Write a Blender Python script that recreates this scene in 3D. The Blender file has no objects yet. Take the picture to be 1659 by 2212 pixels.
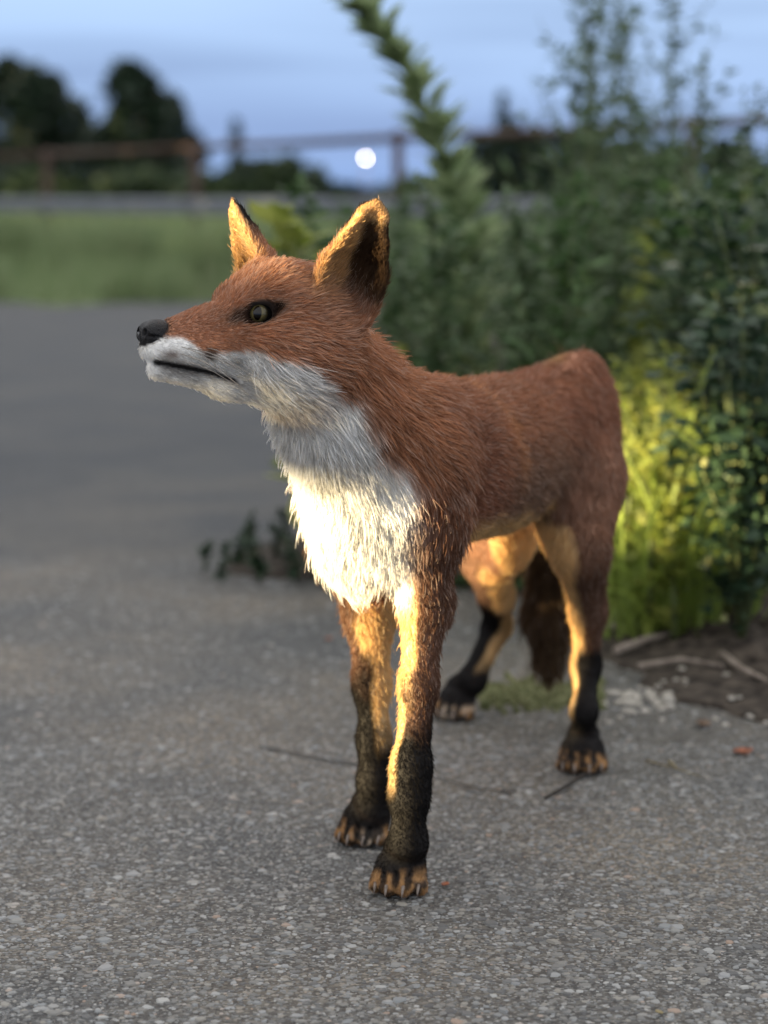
import bpy, bmesh, math, random
import numpy as np
from mathutils import Vector, Matrix
from mathutils.kdtree import KDTree

# ------------------------------------------------------------------ camera, sky, sun, exposure
CAM_H = 0.52
FOCAL = 4930.0            # focal length for a picture 1659 units wide and 2212 units high
PITCH = math.atan((1106.0 - 430.0) / FOCAL)
scene = bpy.context.scene
COL = scene.collection

cam_data = bpy.data.cameras.new('camera')
cam_data.sensor_fit = 'VERTICAL'
cam_data.sensor_height = 36.0
cam_data.lens = FOCAL / 2212.0 * 36.0
cam_data.clip_start = 0.05
cam_data.clip_end = 3000.0
cam_data.dof.use_dof = True
cam_data.dof.focus_distance = 1.59
cam_data.dof.aperture_fstop = 5.4
camera = bpy.data.objects.new('camera', cam_data)
camera.location = (0, 0, CAM_H)
camera.rotation_euler = (math.pi / 2 - PITCH, 0, 0)
COL.objects.link(camera)
scene.camera = camera

SUN_AZ = math.radians(200.0)     # direction towards the sun, measured from +X (image right) to +Y (away)
SUN_EL = math.radians(1.5)
world = bpy.data.worlds.new('World')
scene.world = world
world.use_nodes = True
wn = world.node_tree.nodes
wl = world.node_tree.links
wn.clear()
w_out = wn.new('ShaderNodeOutputWorld')
w_bg = wn.new('ShaderNodeBackground')
w_sky = wn.new('ShaderNodeTexSky')
w_sky.sky_type = 'NISHITA'
w_sky.sun_disc = False
w_sky.sun_elevation = SUN_EL
w_sky.sun_rotation = math.pi / 2 - SUN_AZ
w_sky.air_density = 1.0
w_sky.dust_density = 0.4
w_sky.ozone_density = 2.0
w_bg.inputs['Strength'].default_value = 0.10
# a thin even cloud layer lies over the clear sky: blue-grey at the horizon, paler and about
# three times brighter overhead (the standard overcast distribution), the same all the way round
w_co = wn.new('ShaderNodeTexCoord')
w_sep = wn.new('ShaderNodeSeparateXYZ')
w_grad = wn.new('ShaderNodeValToRGB')
_e = w_grad.color_ramp.elements
SKY_K = 2.0                                   # about 1 / (strength 0.10 * 5.7 for exposure +2.5)
def _c(r, g, b): return (r * SKY_K, g * SKY_K, b * SKY_K, 1)
_e[0].position = 0.0;  _e[0].color = _c(0.215, 0.375, 0.72)
_e[1].position = 1.0;  _e[1].color = _c(1.45, 1.42, 1.38)
_k = _e.new(0.10); _k.color = _c(0.47, 0.66, 0.98)
_k = _e.new(0.26); _k.color = _c(1.45, 1.46, 1.50)
_k = _e.new(0.60); _k.color = _c(1.65, 1.62, 1.58)
w_map = wn.new('ShaderNodeMapping')
w_map.inputs['Scale'].default_value = (2.0, 2.0, 34.0)
w_noise = wn.new('ShaderNodeTexNoise')
w_noise.inputs['Scale'].default_value = 1.5
w_noise.inputs['Detail'].default_value = 5.0
w_ramp = wn.new('ShaderNodeValToRGB')
w_ramp.color_ramp.elements[0].position = 0.40
w_ramp.color_ramp.elements[0].color = (1.08, 1.07, 1.06, 1)
w_ramp.color_ramp.elements[1].position = 0.66
w_ramp.color_ramp.elements[1].color = (0.78, 0.79, 0.83, 1)
w_fin = wn.new('ShaderNodeMix'); w_fin.data_type = 'RGBA'; w_fin.blend_type = 'MULTIPLY'
w_fin.inputs['Factor'].default_value = 1.0
w_lay = wn.new('ShaderNodeMix'); w_lay.data_type = 'RGBA'
w_lay.inputs['Factor'].default_value = 0.92
wl.new(w_co.outputs['Generated'], w_sep.inputs[0])
wl.new(w_sep.outputs['Z'], w_grad.inputs['Fac'])
wl.new(w_co.outputs['Generated'], w_map.inputs['Vector'])
wl.new(w_map.outputs['Vector'], w_noise.inputs['Vector'])
wl.new(w_noise.outputs['Fac'], w_ramp.inputs['Fac'])
wl.new(w_grad.outputs['Color'], w_fin.inputs['A'])
wl.new(w_ramp.outputs['Color'], w_fin.inputs['B'])
wl.new(w_sky.outputs['Color'], w_lay.inputs['A'])
wl.new(w_fin.outputs['Result'], w_lay.inputs['B'])
wl.new(w_lay.outputs['Result'], w_bg.inputs['Color'])
wl.new(w_bg.outputs['Background'], w_out.inputs['Surface'])

sun_data = bpy.data.lights.new('sun', 'SUN')
sun_data.energy = 5.0
sun_data.angle = math.radians(1.0)
sun_data.color = (1.0, 0.78, 0.42)
sun = bpy.data.objects.new('sun', sun_data)
to_sun = Vector((math.cos(SUN_EL) * math.cos(SUN_AZ), math.cos(SUN_EL) * math.sin(SUN_AZ), math.sin(SUN_EL)))
sun.rotation_euler = to_sun.to_track_quat('Z', 'Y').to_euler()
COL.objects.link(sun)

scene.view_settings.view_transform = 'Standard'
scene.view_settings.look = 'None'
scene.view_settings.exposure = 2.5
scene.view_settings.gamma = 1.0
scene.view_settings.use_curve_mapping = False
scene.render.engine = 'CYCLES'
scene.cycles.use_denoising = True
scene.cycles.max_bounces = 5
scene.cycles.diffuse_bounces = 2
scene.cycles.glossy_bounces = 2
scene.cycles.transmission_bounces = 3
scene.cycles.transparent_max_bounces = 4
scene.cycles.sample_clamp_indirect = 6.0
scene.cycles_curves.shape = 'RIBBONS'

# ------------------------------------------------------------------ helpers
RNG = np.random.default_rng(7)
random.seed(7)

def P(px, py, Y):
    """The point at distance Y in front of the camera that is seen at (px, py)."""
    xc = (px - 829.5) / FOCAL
    yc = -(py - 1106.0) / FOCAL
    d = np.array([xc, math.cos(PITCH) + yc * math.sin(PITCH), -math.sin(PITCH) + yc * math.cos(PITCH)])
    return np.array([0, 0, CAM_H]) + d * (Y / d[1])

def G(px, py, z=0.0):
    """The ground point (height z) seen at (px, py)."""
    xc = (px - 829.5) / FOCAL
    yc = -(py - 1106.0) / FOCAL
    d = np.array([xc, math.cos(PITCH) + yc * math.sin(PITCH), -math.sin(PITCH) + yc * math.cos(PITCH)])
    return np.array([0, 0, CAM_H]) + d * ((z - CAM_H) / d[2])

def unit(v):
    v = np.asarray(v, float)
    return v / (np.linalg.norm(v) + 1e-12)

def tag(o, label=None, cat=None, group=None, kind=None):
    if label: o['label'] = label
    if cat: o['category'] = cat
    if group: o['group'] = group
    if kind: o['kind'] = kind
    return o

def link(o, parent=None):
    COL.objects.link(o)
    if parent is not None:
        o.parent = parent
    return o

def empty(name, loc=(0, 0, 0), rz=0.0):
    o = bpy.data.objects.new(name, None)
    o.empty_display_size = 0.05
    o.location = loc
    o.rotation_euler = (0, 0, rz)
    return link(o)

def mesh_np(name, verts, faces, mat=None, smooth=True):
    """Mesh from numpy arrays; faces is an (n,3) or (n,4) array."""
    me = bpy.data.meshes.new(name)
    verts = np.asarray(verts, np.float32)
    faces = np.asarray(faces, np.int32)
    n, k = faces.shape
    me.vertices.add(len(verts))
    me.vertices.foreach_set('co', verts.ravel())
    me.loops.add(n * k)
    me.loops.foreach_set('vertex_index', faces.ravel())
    me.polygons.add(n)
    me.polygons.foreach_set('loop_start', np.arange(0, n * k, k, dtype=np.int32))
    me.polygons.foreach_set('use_smooth', np.full(n, smooth, bool))
    me.update(calc_edges=True)
    if mat is not None:
        me.materials.append(mat)
    return me

def obj(name, me, parent=None):
    return link(bpy.data.objects.new(name, me), parent)

def color_attr(me, cols, name='col'):
    a = me.color_attributes.new(name, 'FLOAT_COLOR', 'POINT')
    c = np.ones((len(me.vertices), 4), np.float32)
    c[:, :3] = cols
    a.data.foreach_set('color', c.ravel())

class MB:
    """Collects vertices and faces of one mesh."""
    def __init__(self):
        self.v = []; self.f = []
    def add(self, v, f):
        b = len(self.v)
        self.v.extend([tuple(map(float, p)) for p in v])
        self.f.extend([tuple(int(i) + b for i in q) for q in f])
    def tube(self, pts, radii, n=6, caps=True):
        pts = [np.asarray(p, float) for p in pts]
        v = []; f = []
        ref = np.array([0.3, 0.2, 0.93])
        for i, p in enumerate(pts):
            a = pts[max(i - 1, 0)]; b = pts[min(i + 1, len(pts) - 1)]
            t = unit(b - a)
            if abs(np.dot(t, ref)) > 0.95: ref = np.array([0.9, 0.3, 0.1])
            s = unit(np.cross(t, ref)); u = np.cross(s, t)
            for k in range(n):
                an = 2 * math.pi * k / n
                v.append(p + radii[i] * (math.cos(an) * s + math.sin(an) * u))
        for i in range(len(pts) - 1):
            for k in range(n):
                a = i * n + k; b = i * n + (k + 1) % n
                f.append((a, b, b + n, a + n))
        if caps:
            f.append(tuple(range(n))[::-1])
            f.append(tuple((len(pts) - 1) * n + k for k in range(n)))
        self.add(v, f)
    def box(self, lo, hi):
        x0, y0, z0 = lo; x1, y1, z1 = hi
        v = [(x0,y0,z0),(x1,y0,z0),(x1,y1,z0),(x0,y1,z0),(x0,y0,z1),(x1,y0,z1),(x1,y1,z1),(x0,y1,z1)]
        self.add(v, [(0,3,2,1),(4,5,6,7),(0,1,5,4),(1,2,6,5),(2,3,7,6),(3,0,4,7)])
    def mesh(self, name, mat=None, smooth=True):
        me = bpy.data.meshes.new(name)
        me.from_pydata(self.v, [], self.f)
        me.polygons.foreach_set('use_smooth', [smooth] * len(me.polygons))
        if mat is not None: me.materials.append(mat)
        me.update()
        return me
    def build(self, name, mat=None, parent=None, smooth=True):
        return obj(name, self.mesh(name, mat, smooth), parent)

def new_mat(name):
    m = bpy.data.materials.new(name)
    m.use_nodes = True
    nt = m.node_tree
    b = nt.nodes['Principled BSDF']
    return m, nt, b

def simple_mat(name, col, rough=0.7, noise=0.0, scale=40.0, spec=0.4, trans=0.0, metal=0.0, bump=0.0, col2=None):
    m, nt, b = new_mat(name)
    b.inputs['Roughness'].default_value = rough
    b.inputs['Specular IOR Level'].default_value = spec
    b.inputs['Metallic'].default_value = metal
    b.inputs['Base Color'].default_value = (*col, 1)
    if noise > 0 or col2 is not None or bump > 0:
        tc = nt.nodes.new('ShaderNodeTexCoord')
        nz = nt.nodes.new('ShaderNodeTexNoise')
        nz.inputs['Scale'].default_value = scale
        nz.inputs['Detail'].default_value = 6
        nt.links.new(tc.outputs['Object'], nz.inputs['Vector'])
        rp = nt.nodes.new('ShaderNodeValToRGB')
        rp.color_ramp.elements[0].position = 0.35
        rp.color_ramp.elements[1].position = 0.65
        c2 = col2 if col2 is not None else tuple(min(1, c * (1 + noise)) for c in col)
        c1 = col if col2 is not None else tuple(c * (1 - noise) for c in col)
        rp.color_ramp.elements[0].color = (*c1, 1)
        rp.color_ramp.elements[1].color = (*c2, 1)
        nt.links.new(nz.outputs['Fac'], rp.inputs['Fac'])
        nt.links.new(rp.outputs['Color'], b.inputs['Base Color'])
        if bump > 0:
            bp = nt.nodes.new('ShaderNodeBump')
            bp.inputs['Strength'].default_value = bump
            bp.inputs['Distance'].default_value = 0.01
            nt.links.new(nz.outputs['Fac'], bp.inputs['Height'])
            nt.links.new(bp.outputs['Normal'], b.inputs['Normal'])
    return m

def leaf_mat(name, c1, c2, trans=0.45, rough=0.55, rnd=True):
    """Two-tone leaf that varies from leaf to leaf and lets light through."""
    m = bpy.data.materials.new(name); m.use_nodes = True
    nt = m.node_tree; nt.nodes.clear()
    out = nt.nodes.new('ShaderNodeOutputMaterial')
    geo = nt.nodes.new('ShaderNodeNewGeometry')
    rp = nt.nodes.new('ShaderNodeMix'); rp.data_type = 'RGBA'
    rp.inputs['A'].default_value = (*c1, 1); rp.inputs['B'].default_value = (*c2, 1)
    nt.links.new(geo.outputs['Random Per Island'], rp.inputs['Factor'])
    d = nt.nodes.new('ShaderNodeBsdfPrincipled')
    d.inputs['Roughness'].default_value = rough
    d.inputs['Specular IOR Level'].default_value = 0.35
    t = nt.nodes.new('ShaderNodeBsdfTranslucent')
    mx = nt.nodes.new('ShaderNodeMixShader'); mx.inputs['Fac'].default_value = trans
    nt.links.new(rp.outputs['Result'], d.inputs['Base Color'])
    nt.links.new(rp.outputs['Result'], t.inputs['Color'])
    nt.links.new(d.outputs['BSDF'], mx.inputs[1]); nt.links.new(t.outputs['BSDF'], mx.inputs[2])
    nt.links.new(mx.outputs['Shader'], out.inputs['Surface'])
    return m
FUR_COUNT = 260000
# ------------------------------------------------------------------ ground
def edge_x(Y):
    """Where the asphalt ends and the weedy verge begins."""
    return float(np.interp(Y, [-3.0, 1.6, 2.17, 2.32, 2.60, 2.95, 3.06, 3.12, 3.3, 3.55, 3.8, 4.5, 6.0, 8.0, 11.0, 13.5],
                           [12.0, 1.60, 0.40, 0.29, 0.26, 0.24, 0.05, -0.20, -0.22, -0.12, 0.0, 0.02, -0.05, -0.2, -0.6, -1.2]))

def asphalt_material():
    m, nt, b = new_mat('asphalt')
    tc = nt.nodes.new('ShaderNodeTexCoord')
    def vor(scale, feat='F1'):
        v = nt.nodes.new('ShaderNodeTexVoronoi'); v.inputs['Scale'].default_value = scale; v.feature = feat
        nt.links.new(tc.outputs['Object'], v.inputs['Vector']); return v
    def noi(scale, det=5):
        v = nt.nodes.new('ShaderNodeTexNoise'); v.inputs['Scale'].default_value = scale; v.inputs['Detail'].default_value = det
        nt.links.new(tc.outputs['Object'], v.inputs['Vector']); return v
    def ramp(src, stops):
        r = nt.nodes.new('ShaderNodeValToRGB'); e = r.color_ramp.elements
        e[0].position, e[0].color = stops[0][0], (*stops[0][1], 1)
        e[1].position, e[1].color = stops[-1][0], (*stops[-1][1], 1)
        for p_, c_ in stops[1:-1]:
            k = e.new(p_); k.color = (*c_, 1)
        nt.links.new(src, r.inputs['Fac']); return r
    def mix(a, bb, fac, mode='MIX'):
        x = nt.nodes.new('ShaderNodeMix'); x.data_type = 'RGBA'; x.blend_type = mode
        for nm, q in (('A', a), ('B', bb), ('Factor', fac)):
            if isinstance(q, (int, float)): x.inputs[nm].default_value = q
            elif isinstance(q, tuple): x.inputs[nm].default_value = (*q, 1)
            else: nt.links.new(q, x.inputs[nm])
        return x.outputs['Result']
    v1 = vor(330); v2 = vor(150)
    n1 = noi(3.2); n2 = noi(900, 3); n3 = noi(1.6, 6)
    sepv = nt.nodes.new('ShaderNodeSeparateColor'); nt.links.new(v1.outputs['Color'], sepv.inputs[0])
    sep2 = nt.nodes.new('ShaderNodeSeparateColor'); nt.links.new(v2.outputs['Color'], sep2.inputs[0])
    grain = ramp(sepv.outputs[0], [(0.0, (0.042, 0.041, 0.041)), (0.45, (0.090, 0.088, 0.084)), (0.8, (0.14, 0.138, 0.13)), (1.0, (0.26, 0.26, 0.25))])
    stone = ramp(sep2.outputs[1], [(0.70, (0, 0, 0)), (0.86, (1, 1, 1))])
    inside = ramp(v2.outputs['Distance'], [(0.30, (1, 1, 1)), (0.46, (0, 0, 0))])
    sfac = mix(stone.outputs['Color'], inside.outputs['Color'], 1.0, 'MULTIPLY')
    scol = ramp(sep2.outputs[0], [(0.0, (0.15, 0.15, 0.15)), (0.4, (0.20, 0.195, 0.18)), (0.7, (0.17, 0.18, 0.19)), (1.0, (0.32, 0.31, 0.29))])
    sf = nt.nodes.new('ShaderNodeMath'); sf.operation = 'MULTIPLY'; sf.inputs[1].default_value = 0.75
    nt.links.new(sfac, sf.inputs[0])
    c = mix(grain.outputs['Color'], scol.outputs['Color'], sf.outputs[0])
    tint = ramp(n1.outputs['Fac'], [(0.35, (0.62, 0.63, 0.65)), (0.65, (0.98, 0.89, 0.78))])
    c = mix(c, tint.outputs['Color'], 1.0, 'MULTIPLY')
    tint2 = ramp(n3.outputs['Fac'], [(0.35, (0.72, 0.75, 0.80)), (0.65, (1.14, 1.10, 1.05))])
    c = mix(c, tint2.outputs['Color'], 1.0, 'MULTIPLY')
    # the asphalt gets darker and bluer with distance, along a ragged border
    sy = nt.nodes.new('ShaderNodeSeparateXYZ'); nt.links.new(tc.outputs['Object'], sy.inputs[0])
    nb = noi(5.0, 4)
    ad = nt.nodes.new('ShaderNodeMath'); ad.operation = 'MULTIPLY_ADD'; ad.inputs[1].default_value = 1.1
    nt.links.new(nb.outputs['Fac'], ad.inputs[0]); nt.links.new(sy.outputs['Y'], ad.inputs[2])
    rd = nt.nodes.new('ShaderNodeMapRange'); rd.inputs['From Min'].default_value = 3.30; rd.inputs['From Max'].default_value = 4.9
    nt.links.new(ad.outputs[0], rd.inputs['Value'])
    c = mix(c, mix(c, (0.31, 0.37, 0.47), 1.0, 'MULTIPLY'), rd.outputs[0])
    nt.links.new(c, b.inputs['Base Color'])
    b.inputs['Roughness'].default_value = 0.72
    b.inputs['Specular IOR Level'].default_value = 0.35
    hsum = nt.nodes.new('ShaderNodeMath'); hsum.operation = 'ADD'
    nt.links.new(v1.outputs['Distance'], hsum.inputs[0]); nt.links.new(n2.outputs['Fac'], hsum.inputs[1])
    bp = nt.nodes.new('ShaderNodeBump'); bp.inputs['Strength'].default_value = 0.55; bp.inputs['Distance'].default_value = 0.0016
    bp.invert = True
    nt.links.new(hsum.outputs[0], bp.inputs['Height']); nt.links.new(bp.outputs['Normal'], b.inputs['Normal'])
    return m
mat_asphalt = asphalt_material()
mat_soil = simple_mat('soil', (0.014, 0.011, 0.009), 0.95, scale=60, col2=(0.075, 0.062, 0.050), spec=0.2, bump=0.8)
mat_field = simple_mat('meadow_ground', (0.140, 0.205, 0.090), 0.9, scale=0.35, col2=(0.215, 0.250, 0.140), spec=0.2, bump=0.5)

# base terrain, one sheet out to the horizon
xs = np.concatenate([-np.geomspace(1600, 6, 22), np.linspace(-5, 5, 21), np.geomspace(6, 1600, 22)])
ys = np.concatenate([np.linspace(-60, 10, 12), np.linspace(12, 40, 20), np.geomspace(44, 2400, 24)])
XX, YY = np.meshgrid(xs, ys, indexing='ij')
ZZ = -0.03 + 0.02 * np.sin(XX * 0.9 + YY * 0.5) * (YY > 12) * (YY < 60)
V = np.stack([XX.ravel(), YY.ravel(), ZZ.ravel()], 1)
ni, nj = XX.shape
I = (np.arange(ni - 1)[:, None] * nj + np.arange(nj - 1)[None]).ravel()
Q = np.stack([I, I + nj, I + nj + 1, I + 1], 1)
tag(obj('meadow', mesh_np('meadow', V, Q, mat_field)), kind='structure')

# asphalt sheet with a slightly broken far edge
def far_edge(x):
    return 11.9 + 0.12 * x + 0.40 * math.sin(x * 1.7) + 0.28 * math.sin(x * 5.3 + 1) + 0.12 * math.sin(x * 13)
m = MB()
gx = np.linspace(-26, 12, 320)
for i in range(len(gx) - 1):
    a, b_ = gx[i], gx[i + 1]
    m.add([(a, -14, 0), (b_, -14, 0), (b_, far_edge(b_), 0), (a, far_edge(a), 0),
           (b_, far_edge(b_) + 0.05, -0.05), (a, far_edge(a) + 0.05, -0.05)], [(0, 1, 2, 3), (3, 2, 4, 5)])
asphalt = tag(m.build('asphalt', mat_asphalt, smooth=False), kind='structure')

# verge soil: bumpy strip from the asphalt's edge outwards
rows = np.concatenate([np.linspace(0.6, 2.0, 12), np.linspace(2.02, 3.4, 90), np.linspace(3.45, 13.5, 80)])
ts = np.concatenate([np.linspace(0, 1, 60) ** 1.3 * 1.2, np.linspace(1.3, 14, 24)])
SV = np.zeros((len(rows), len(ts), 3))
for i, Y in enumerate(rows):
    e = edge_x(Y) + 0.02 * math.sin(Y * 9) + 0.012 * math.sin(Y * 31) + 0.007 * math.sin(Y * 77)
    SV[i, :, 0] = e + ts; SV[i, :, 1] = Y
f = SV.reshape(-1, 3)
tt = np.tile(ts, len(rows))
def _ss(x, a, b):
    t = np.clip((x - a) / (b - a), 0, 1); return t * t * (3 - 2 * t)
nz = 0.012 * np.sin(f[:, 0] * 41 + 3 * np.sin(f[:, 1] * 17)) * np.sin(f[:, 1] * 37 + 2) + 0.008 * np.sin(f[:, 0] * 97) * np.sin(f[:, 1] * 83 + 1)
f[:, 2] = np.where(tt == 0, -0.004, 0.004 + _ss(tt, 0, 0.22) * (0.020 + nz) + _ss(tt, 0, 0.05) * 0.2 * np.abs(nz) + 0.03 * _ss(tt, 0.3, 1.2))
I = (np.arange(len(rows) - 1)[:, None] * len(ts) + np.arange(len(ts) - 1)[None]).ravel()
Q = np.stack([I, I + 1, I + len(ts) + 1, I + len(ts)], 1)
tag(obj('verge', mesh_np('verge', f, Q, mat_soil)), kind='structure')
def ground_z(x, y):
    t = x - edge_x(y)
    if t <= 0: return 0.0
    return 0.004 + float(_ss(np.array(t), 0, 0.22)) * 0.02 + 0.03 * float(_ss(np.array(t), 0.3, 1.2))

# aggregate stones standing proud of the binder, near the camera
def aggregate(n, y0, y1, r0, r1):
    y = y0 + (y1 - y0) * RNG.random(n)
    x = (RNG.random(n) - 0.5) * 2 * (0.178 * y + 0.03)
    keep = np.array([xx < edge_x(yy) + 0.02 for xx, yy in zip(x, y)])
    x = x[keep]; y = y[keep]; n = len(x)
    R = np.exp(RNG.normal(math.log(r0), 0.50, n)); R = np.clip(R, 0.0009, r1)
    asp = 0.6 + 0.5 * RNG.random(n); rot = RNG.random(n) * math.pi
    hgt = R * (0.08 + 0.16 * RNG.random(n))
    K = 6
    an = np.linspace(0, 2 * math.pi, K, endpoint=False)[None] + RNG.normal(0, 0.18, (n, K))
    rr = R[:, None] * (0.8 + 0.4 * RNG.random((n, K)))
    def ring(scale, z):
        px = np.cos(an) * rr * scale; py = np.sin(an) * rr * scale * asp[:, None]
        c, s = np.cos(rot)[:, None], np.sin(rot)[:, None]
        zz = np.broadcast_to(z if np.ndim(z) == 2 else z[:, None], (n, K))
        return np.stack([x[:, None] + px * c - py * s, y[:, None] + px * s + py * c, zz], 2)
    tz = hgt[:, None] * (0.75 + 0.5 * RNG.random((n, K)))
    base = ring(1.0, np.full((n, K), -0.0006)); top = ring(0.66, tz)
    V = np.concatenate([base, top], 1).reshape(-1, 3)
    b = (np.arange(n) * 2 * K)[:, None]
    tri = []
    for k in range(K):
        k2 = (k + 1) % K
        tri.append(b + np.array([[k, k2, K + k2]])); tri.append(b + np.array([[k, K + k2, K + k]]))
    for k in range(1, K - 1):
        tri.append(b + np.array([[K, K + k, K + k + 1]]))
    return V, np.concatenate(tri)
v1, t1 = aggregate(52000, 1.18, 2.15, 0.0016, 0.0068)
v2, t2 = aggregate(16000, 2.10, 3.30, 0.0020, 0.0060)
V = np.concatenate([v1, v2]); T = np.concatenate([t1, t2 + len(v1)])
def aggregate_material():
    m, nt, b = new_mat('aggregate_stone')
    geo = nt.nodes.new('ShaderNodeNewGeometry')
    r = nt.nodes.new('ShaderNodeValToRGB'); e = r.color_ramp.elements
    stops = [(0.0, (0.069, 0.070, 0.072)), (0.30, (0.108, 0.110, 0.110)), (0.52, (0.151, 0.149, 0.141)), (0.66, (0.168, 0.181, 0.190)),
             (0.78, (0.200, 0.190, 0.168)), (0.90, (0.217, 0.225, 0.230)), (0.975, (0.294, 0.299, 0.292)), (1.0, (0.236, 0.166, 0.122))]
    e[0].position, e[0].color = 0.0, (*stops[0][1], 1); e[1].position, e[1].color = 1.0, (*stops[-1][1], 1)
    for p_, c_ in stops[1:-1]:
        k = e.new(p_); k.color = (*c_, 1)
    nt.links.new(geo.outputs['Random Per Island'], r.inputs['Fac'])
    nt.links.new(r.outputs['Color'], b.inputs['Base Color'])
    b.inputs['Roughness'].default_value = 0.6
    b.inputs['Specular IOR Level'].default_value = 0.35
    return m
agg = obj('aggregate', mesh_np('aggregate', V, T, aggregate_material(), smooth=False), asphalt)
agg['kind'] = 'stuff'

# low edging added out of view to keep the grazing sun off the ground
mat_shade_kerb = simple_mat('shade_kerb_concrete', (0.20, 0.195, 0.185), 0.85, scale=18, col2=(0.29, 0.28, 0.265), bump=0.4)
shade_kerb = tag(empty('shade_kerb', (-2.42, -6.0, 0.0)), kind='structure')
for k in range(14):
    m = MB(); m.box((-0.09, k * 0.70 + 0.004, -0.03), (0.09, k * 0.70 + 0.696, 0.105)); m.build('shade_kerb_stone', mat_shade_kerb, shade_kerb, smooth=False)

# crack that crosses the asphalt behind the front paws
mat_crack = simple_mat('crack_dirt', (0.012, 0.011, 0.010), 0.95, 0.4, 300)
m = MB()
cp = [G(560, 1618), G(640, 1632), G(700, 1645), G(770, 1655), G(850, 1668), G(940, 1682), G(1000, 1700), G(1060, 1712), G(1130, 1716)]
pts = []
for i in range(len(cp) - 1):
    for t in (0, .25, .5, .75):
        q = cp[i] * (1 - t) + cp[i + 1] * t
        pts.append(q + np.array([0, RNG.normal(0, 0.0014), 0]))
v = []; fq = []
for i, q in enumerate(pts):
    w = 0.0011 + 0.0018 * RNG.random()
    v += [(q[0], q[1] - w, 0.0022), (q[0], q[1] + w, 0.0022)]
    if i: fq.append((2 * i - 2, 2 * i, 2 * i + 1, 2 * i - 1))
m.add(v, fq)
m.build('crack', mat_crack, asphalt)
# ------------------------------------------------------------------ the fox
FWD = unit((-0.395, -0.919, 0)); LEFT = unit((0.919, -0.395, 0)); UP = np.array([0, 0, 1.0])
HEAD_YAW = math.radians(28)
NOSE = P(312, 716, 1.56)
HF = np.array([-math.cos(HEAD_YAW), -math.sin(HEAD_YAW), 0.0])     # where the muzzle points
HL = np.array([math.sin(HEAD_YAW), -math.cos(HEAD_YAW), 0.0])      # the fox's own left
def H(u, l, v):
    return NOSE - HF * u + HL * l + UP * v
def head_coords(p):
    q = p - NOSE
    return -(q @ HF), q @ HL, q[:, 2]

PRIMS = []     # every piece of the implicit body: distance function, blend, hair flow and length
def _box(c, r, k):
    return np.asarray(c) - r - k - 0.004, np.asarray(c) + r + k + 0.004
def cone(a, b, ra, rb, k=0.012, flow=None, hair=0.006, squash=None, op='add', region=''):
    a = np.asarray(a, float); b = np.asarray(b, float)
    ba = b - a; L2 = ba @ ba
    def fn(p):
        t = np.clip(((p - a) @ ba) / L2, 0, 1)
        q = p - (a + t[:, None] * ba)
        if squash is not None:
            ax, s = squash
            q = q + np.outer(q @ ax, ax) * (1 / s - 1)
        return np.sqrt((q * q).sum(1)) - (ra + t * (rb - ra))
    lo = np.minimum(a - ra, b - rb) - k - 0.004; hi = np.maximum(a + ra, b + rb) + k + 0.004
    PRIMS.append(dict(fn=fn, lo=lo, hi=hi, k=k, flow=unit(ba if flow is None else flow), hair=hair, op=op, region=region))
def ell(c, axes, r, k=0.012, flow=None, hair=0.006, op='add', region=''):
    c = np.asarray(c, float); A = np.array([unit(x) for x in axes]); r = np.asarray(r, float)
    def fn(p):
        q = (p - c) @ A.T
        k0 = np.sqrt(((q / r) ** 2).sum(1)); k1 = np.sqrt(((q / r ** 2) ** 2).sum(1)) + 1e-9
        return k0 * (k0 - 1) / k1
    m = float(max(r))
    lo, hi = _box(c, m, k)
    PRIMS.append(dict(fn=fn, lo=lo, hi=hi, k=k, flow=unit(flow if flow is not None else (0, 0, -1)), hair=hair, op=op, region=region))
def chain(pts, rad, k=0.012, hair=0.006, flow=None, region='', squash=None):
    for i in range(len(pts) - 1):
        h = hair if not isinstance(hair, (list, tuple)) else hair[i]
        cone(pts[i], pts[i + 1], rad[i], rad[i + 1], k=k, hair=h, flow=flow, region=region, squash=squash)

BODYAX = (FWD, LEFT, UP)
BACK = -FWD
# trunk
ell((0.042, 1.810, 0.309), BODYAX, (0.118, 0.056, 0.064), 0.04, BACK * 1 + UP * -0.35, 0.018, region='body')
ell((0.096, 1.940, 0.304), BODYAX, (0.120, 0.050, 0.066), 0.04, BACK * 1 + UP * -0.35, 0.016, region='body')
ell((0.142, 2.062, 0.317), BODYAX, (0.078, 0.050, 0.050), 0.04, BACK * 1 + UP * -0.5, 0.014, region='body')
ell((0.026, 1.780, 0.340), BODYAX, (0.060, 0.034, 0.026), 0.04, BACK, 0.016, region='body')
# chest and shoulders
ell(P(803, 1098, 1.705), BODYAX, (0.050, 0.042, 0.061), 0.035, FWD * 0.25 + UP * -1, 0.017, region='chest')
ell(P(826, 1195, 1.72), BODYAX, (0.034, 0.032, 0.024), 0.03, FWD * 0.2 + UP * -1, 0.010, region='chest')
cone(P(890, 940, 1.738), P(908, 1120, 1.690), 0.034, 0.031, 0.035, FWD * 0.25 + UP * -1, 0.014, region='shoulder')
cone(P(745, 960, 1.775), P(765, 1160, 1.770), 0.034, 0.030, 0.035, FWD * 0.25 + UP * -1, 0.014, region='shoulder')
# neck
NK0 = H(0.122, 0, -0.012)
NK1 = P(742, 895, 1.662)
NK2 = P(812, 1000, 1.705)
cone(NK0, NK1, 0.038, 0.043, 0.03, None, 0.012, region='neck')
cone(NK1, NK2, 0.043, 0.053, 0.03, None, 0.015, region='neck')
cone(P(752, 815, 1.685), P(845, 930, 1.755), 0.027, 0.032, 0.03, BACK + UP * -0.3, 0.012, region='neck')
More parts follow.
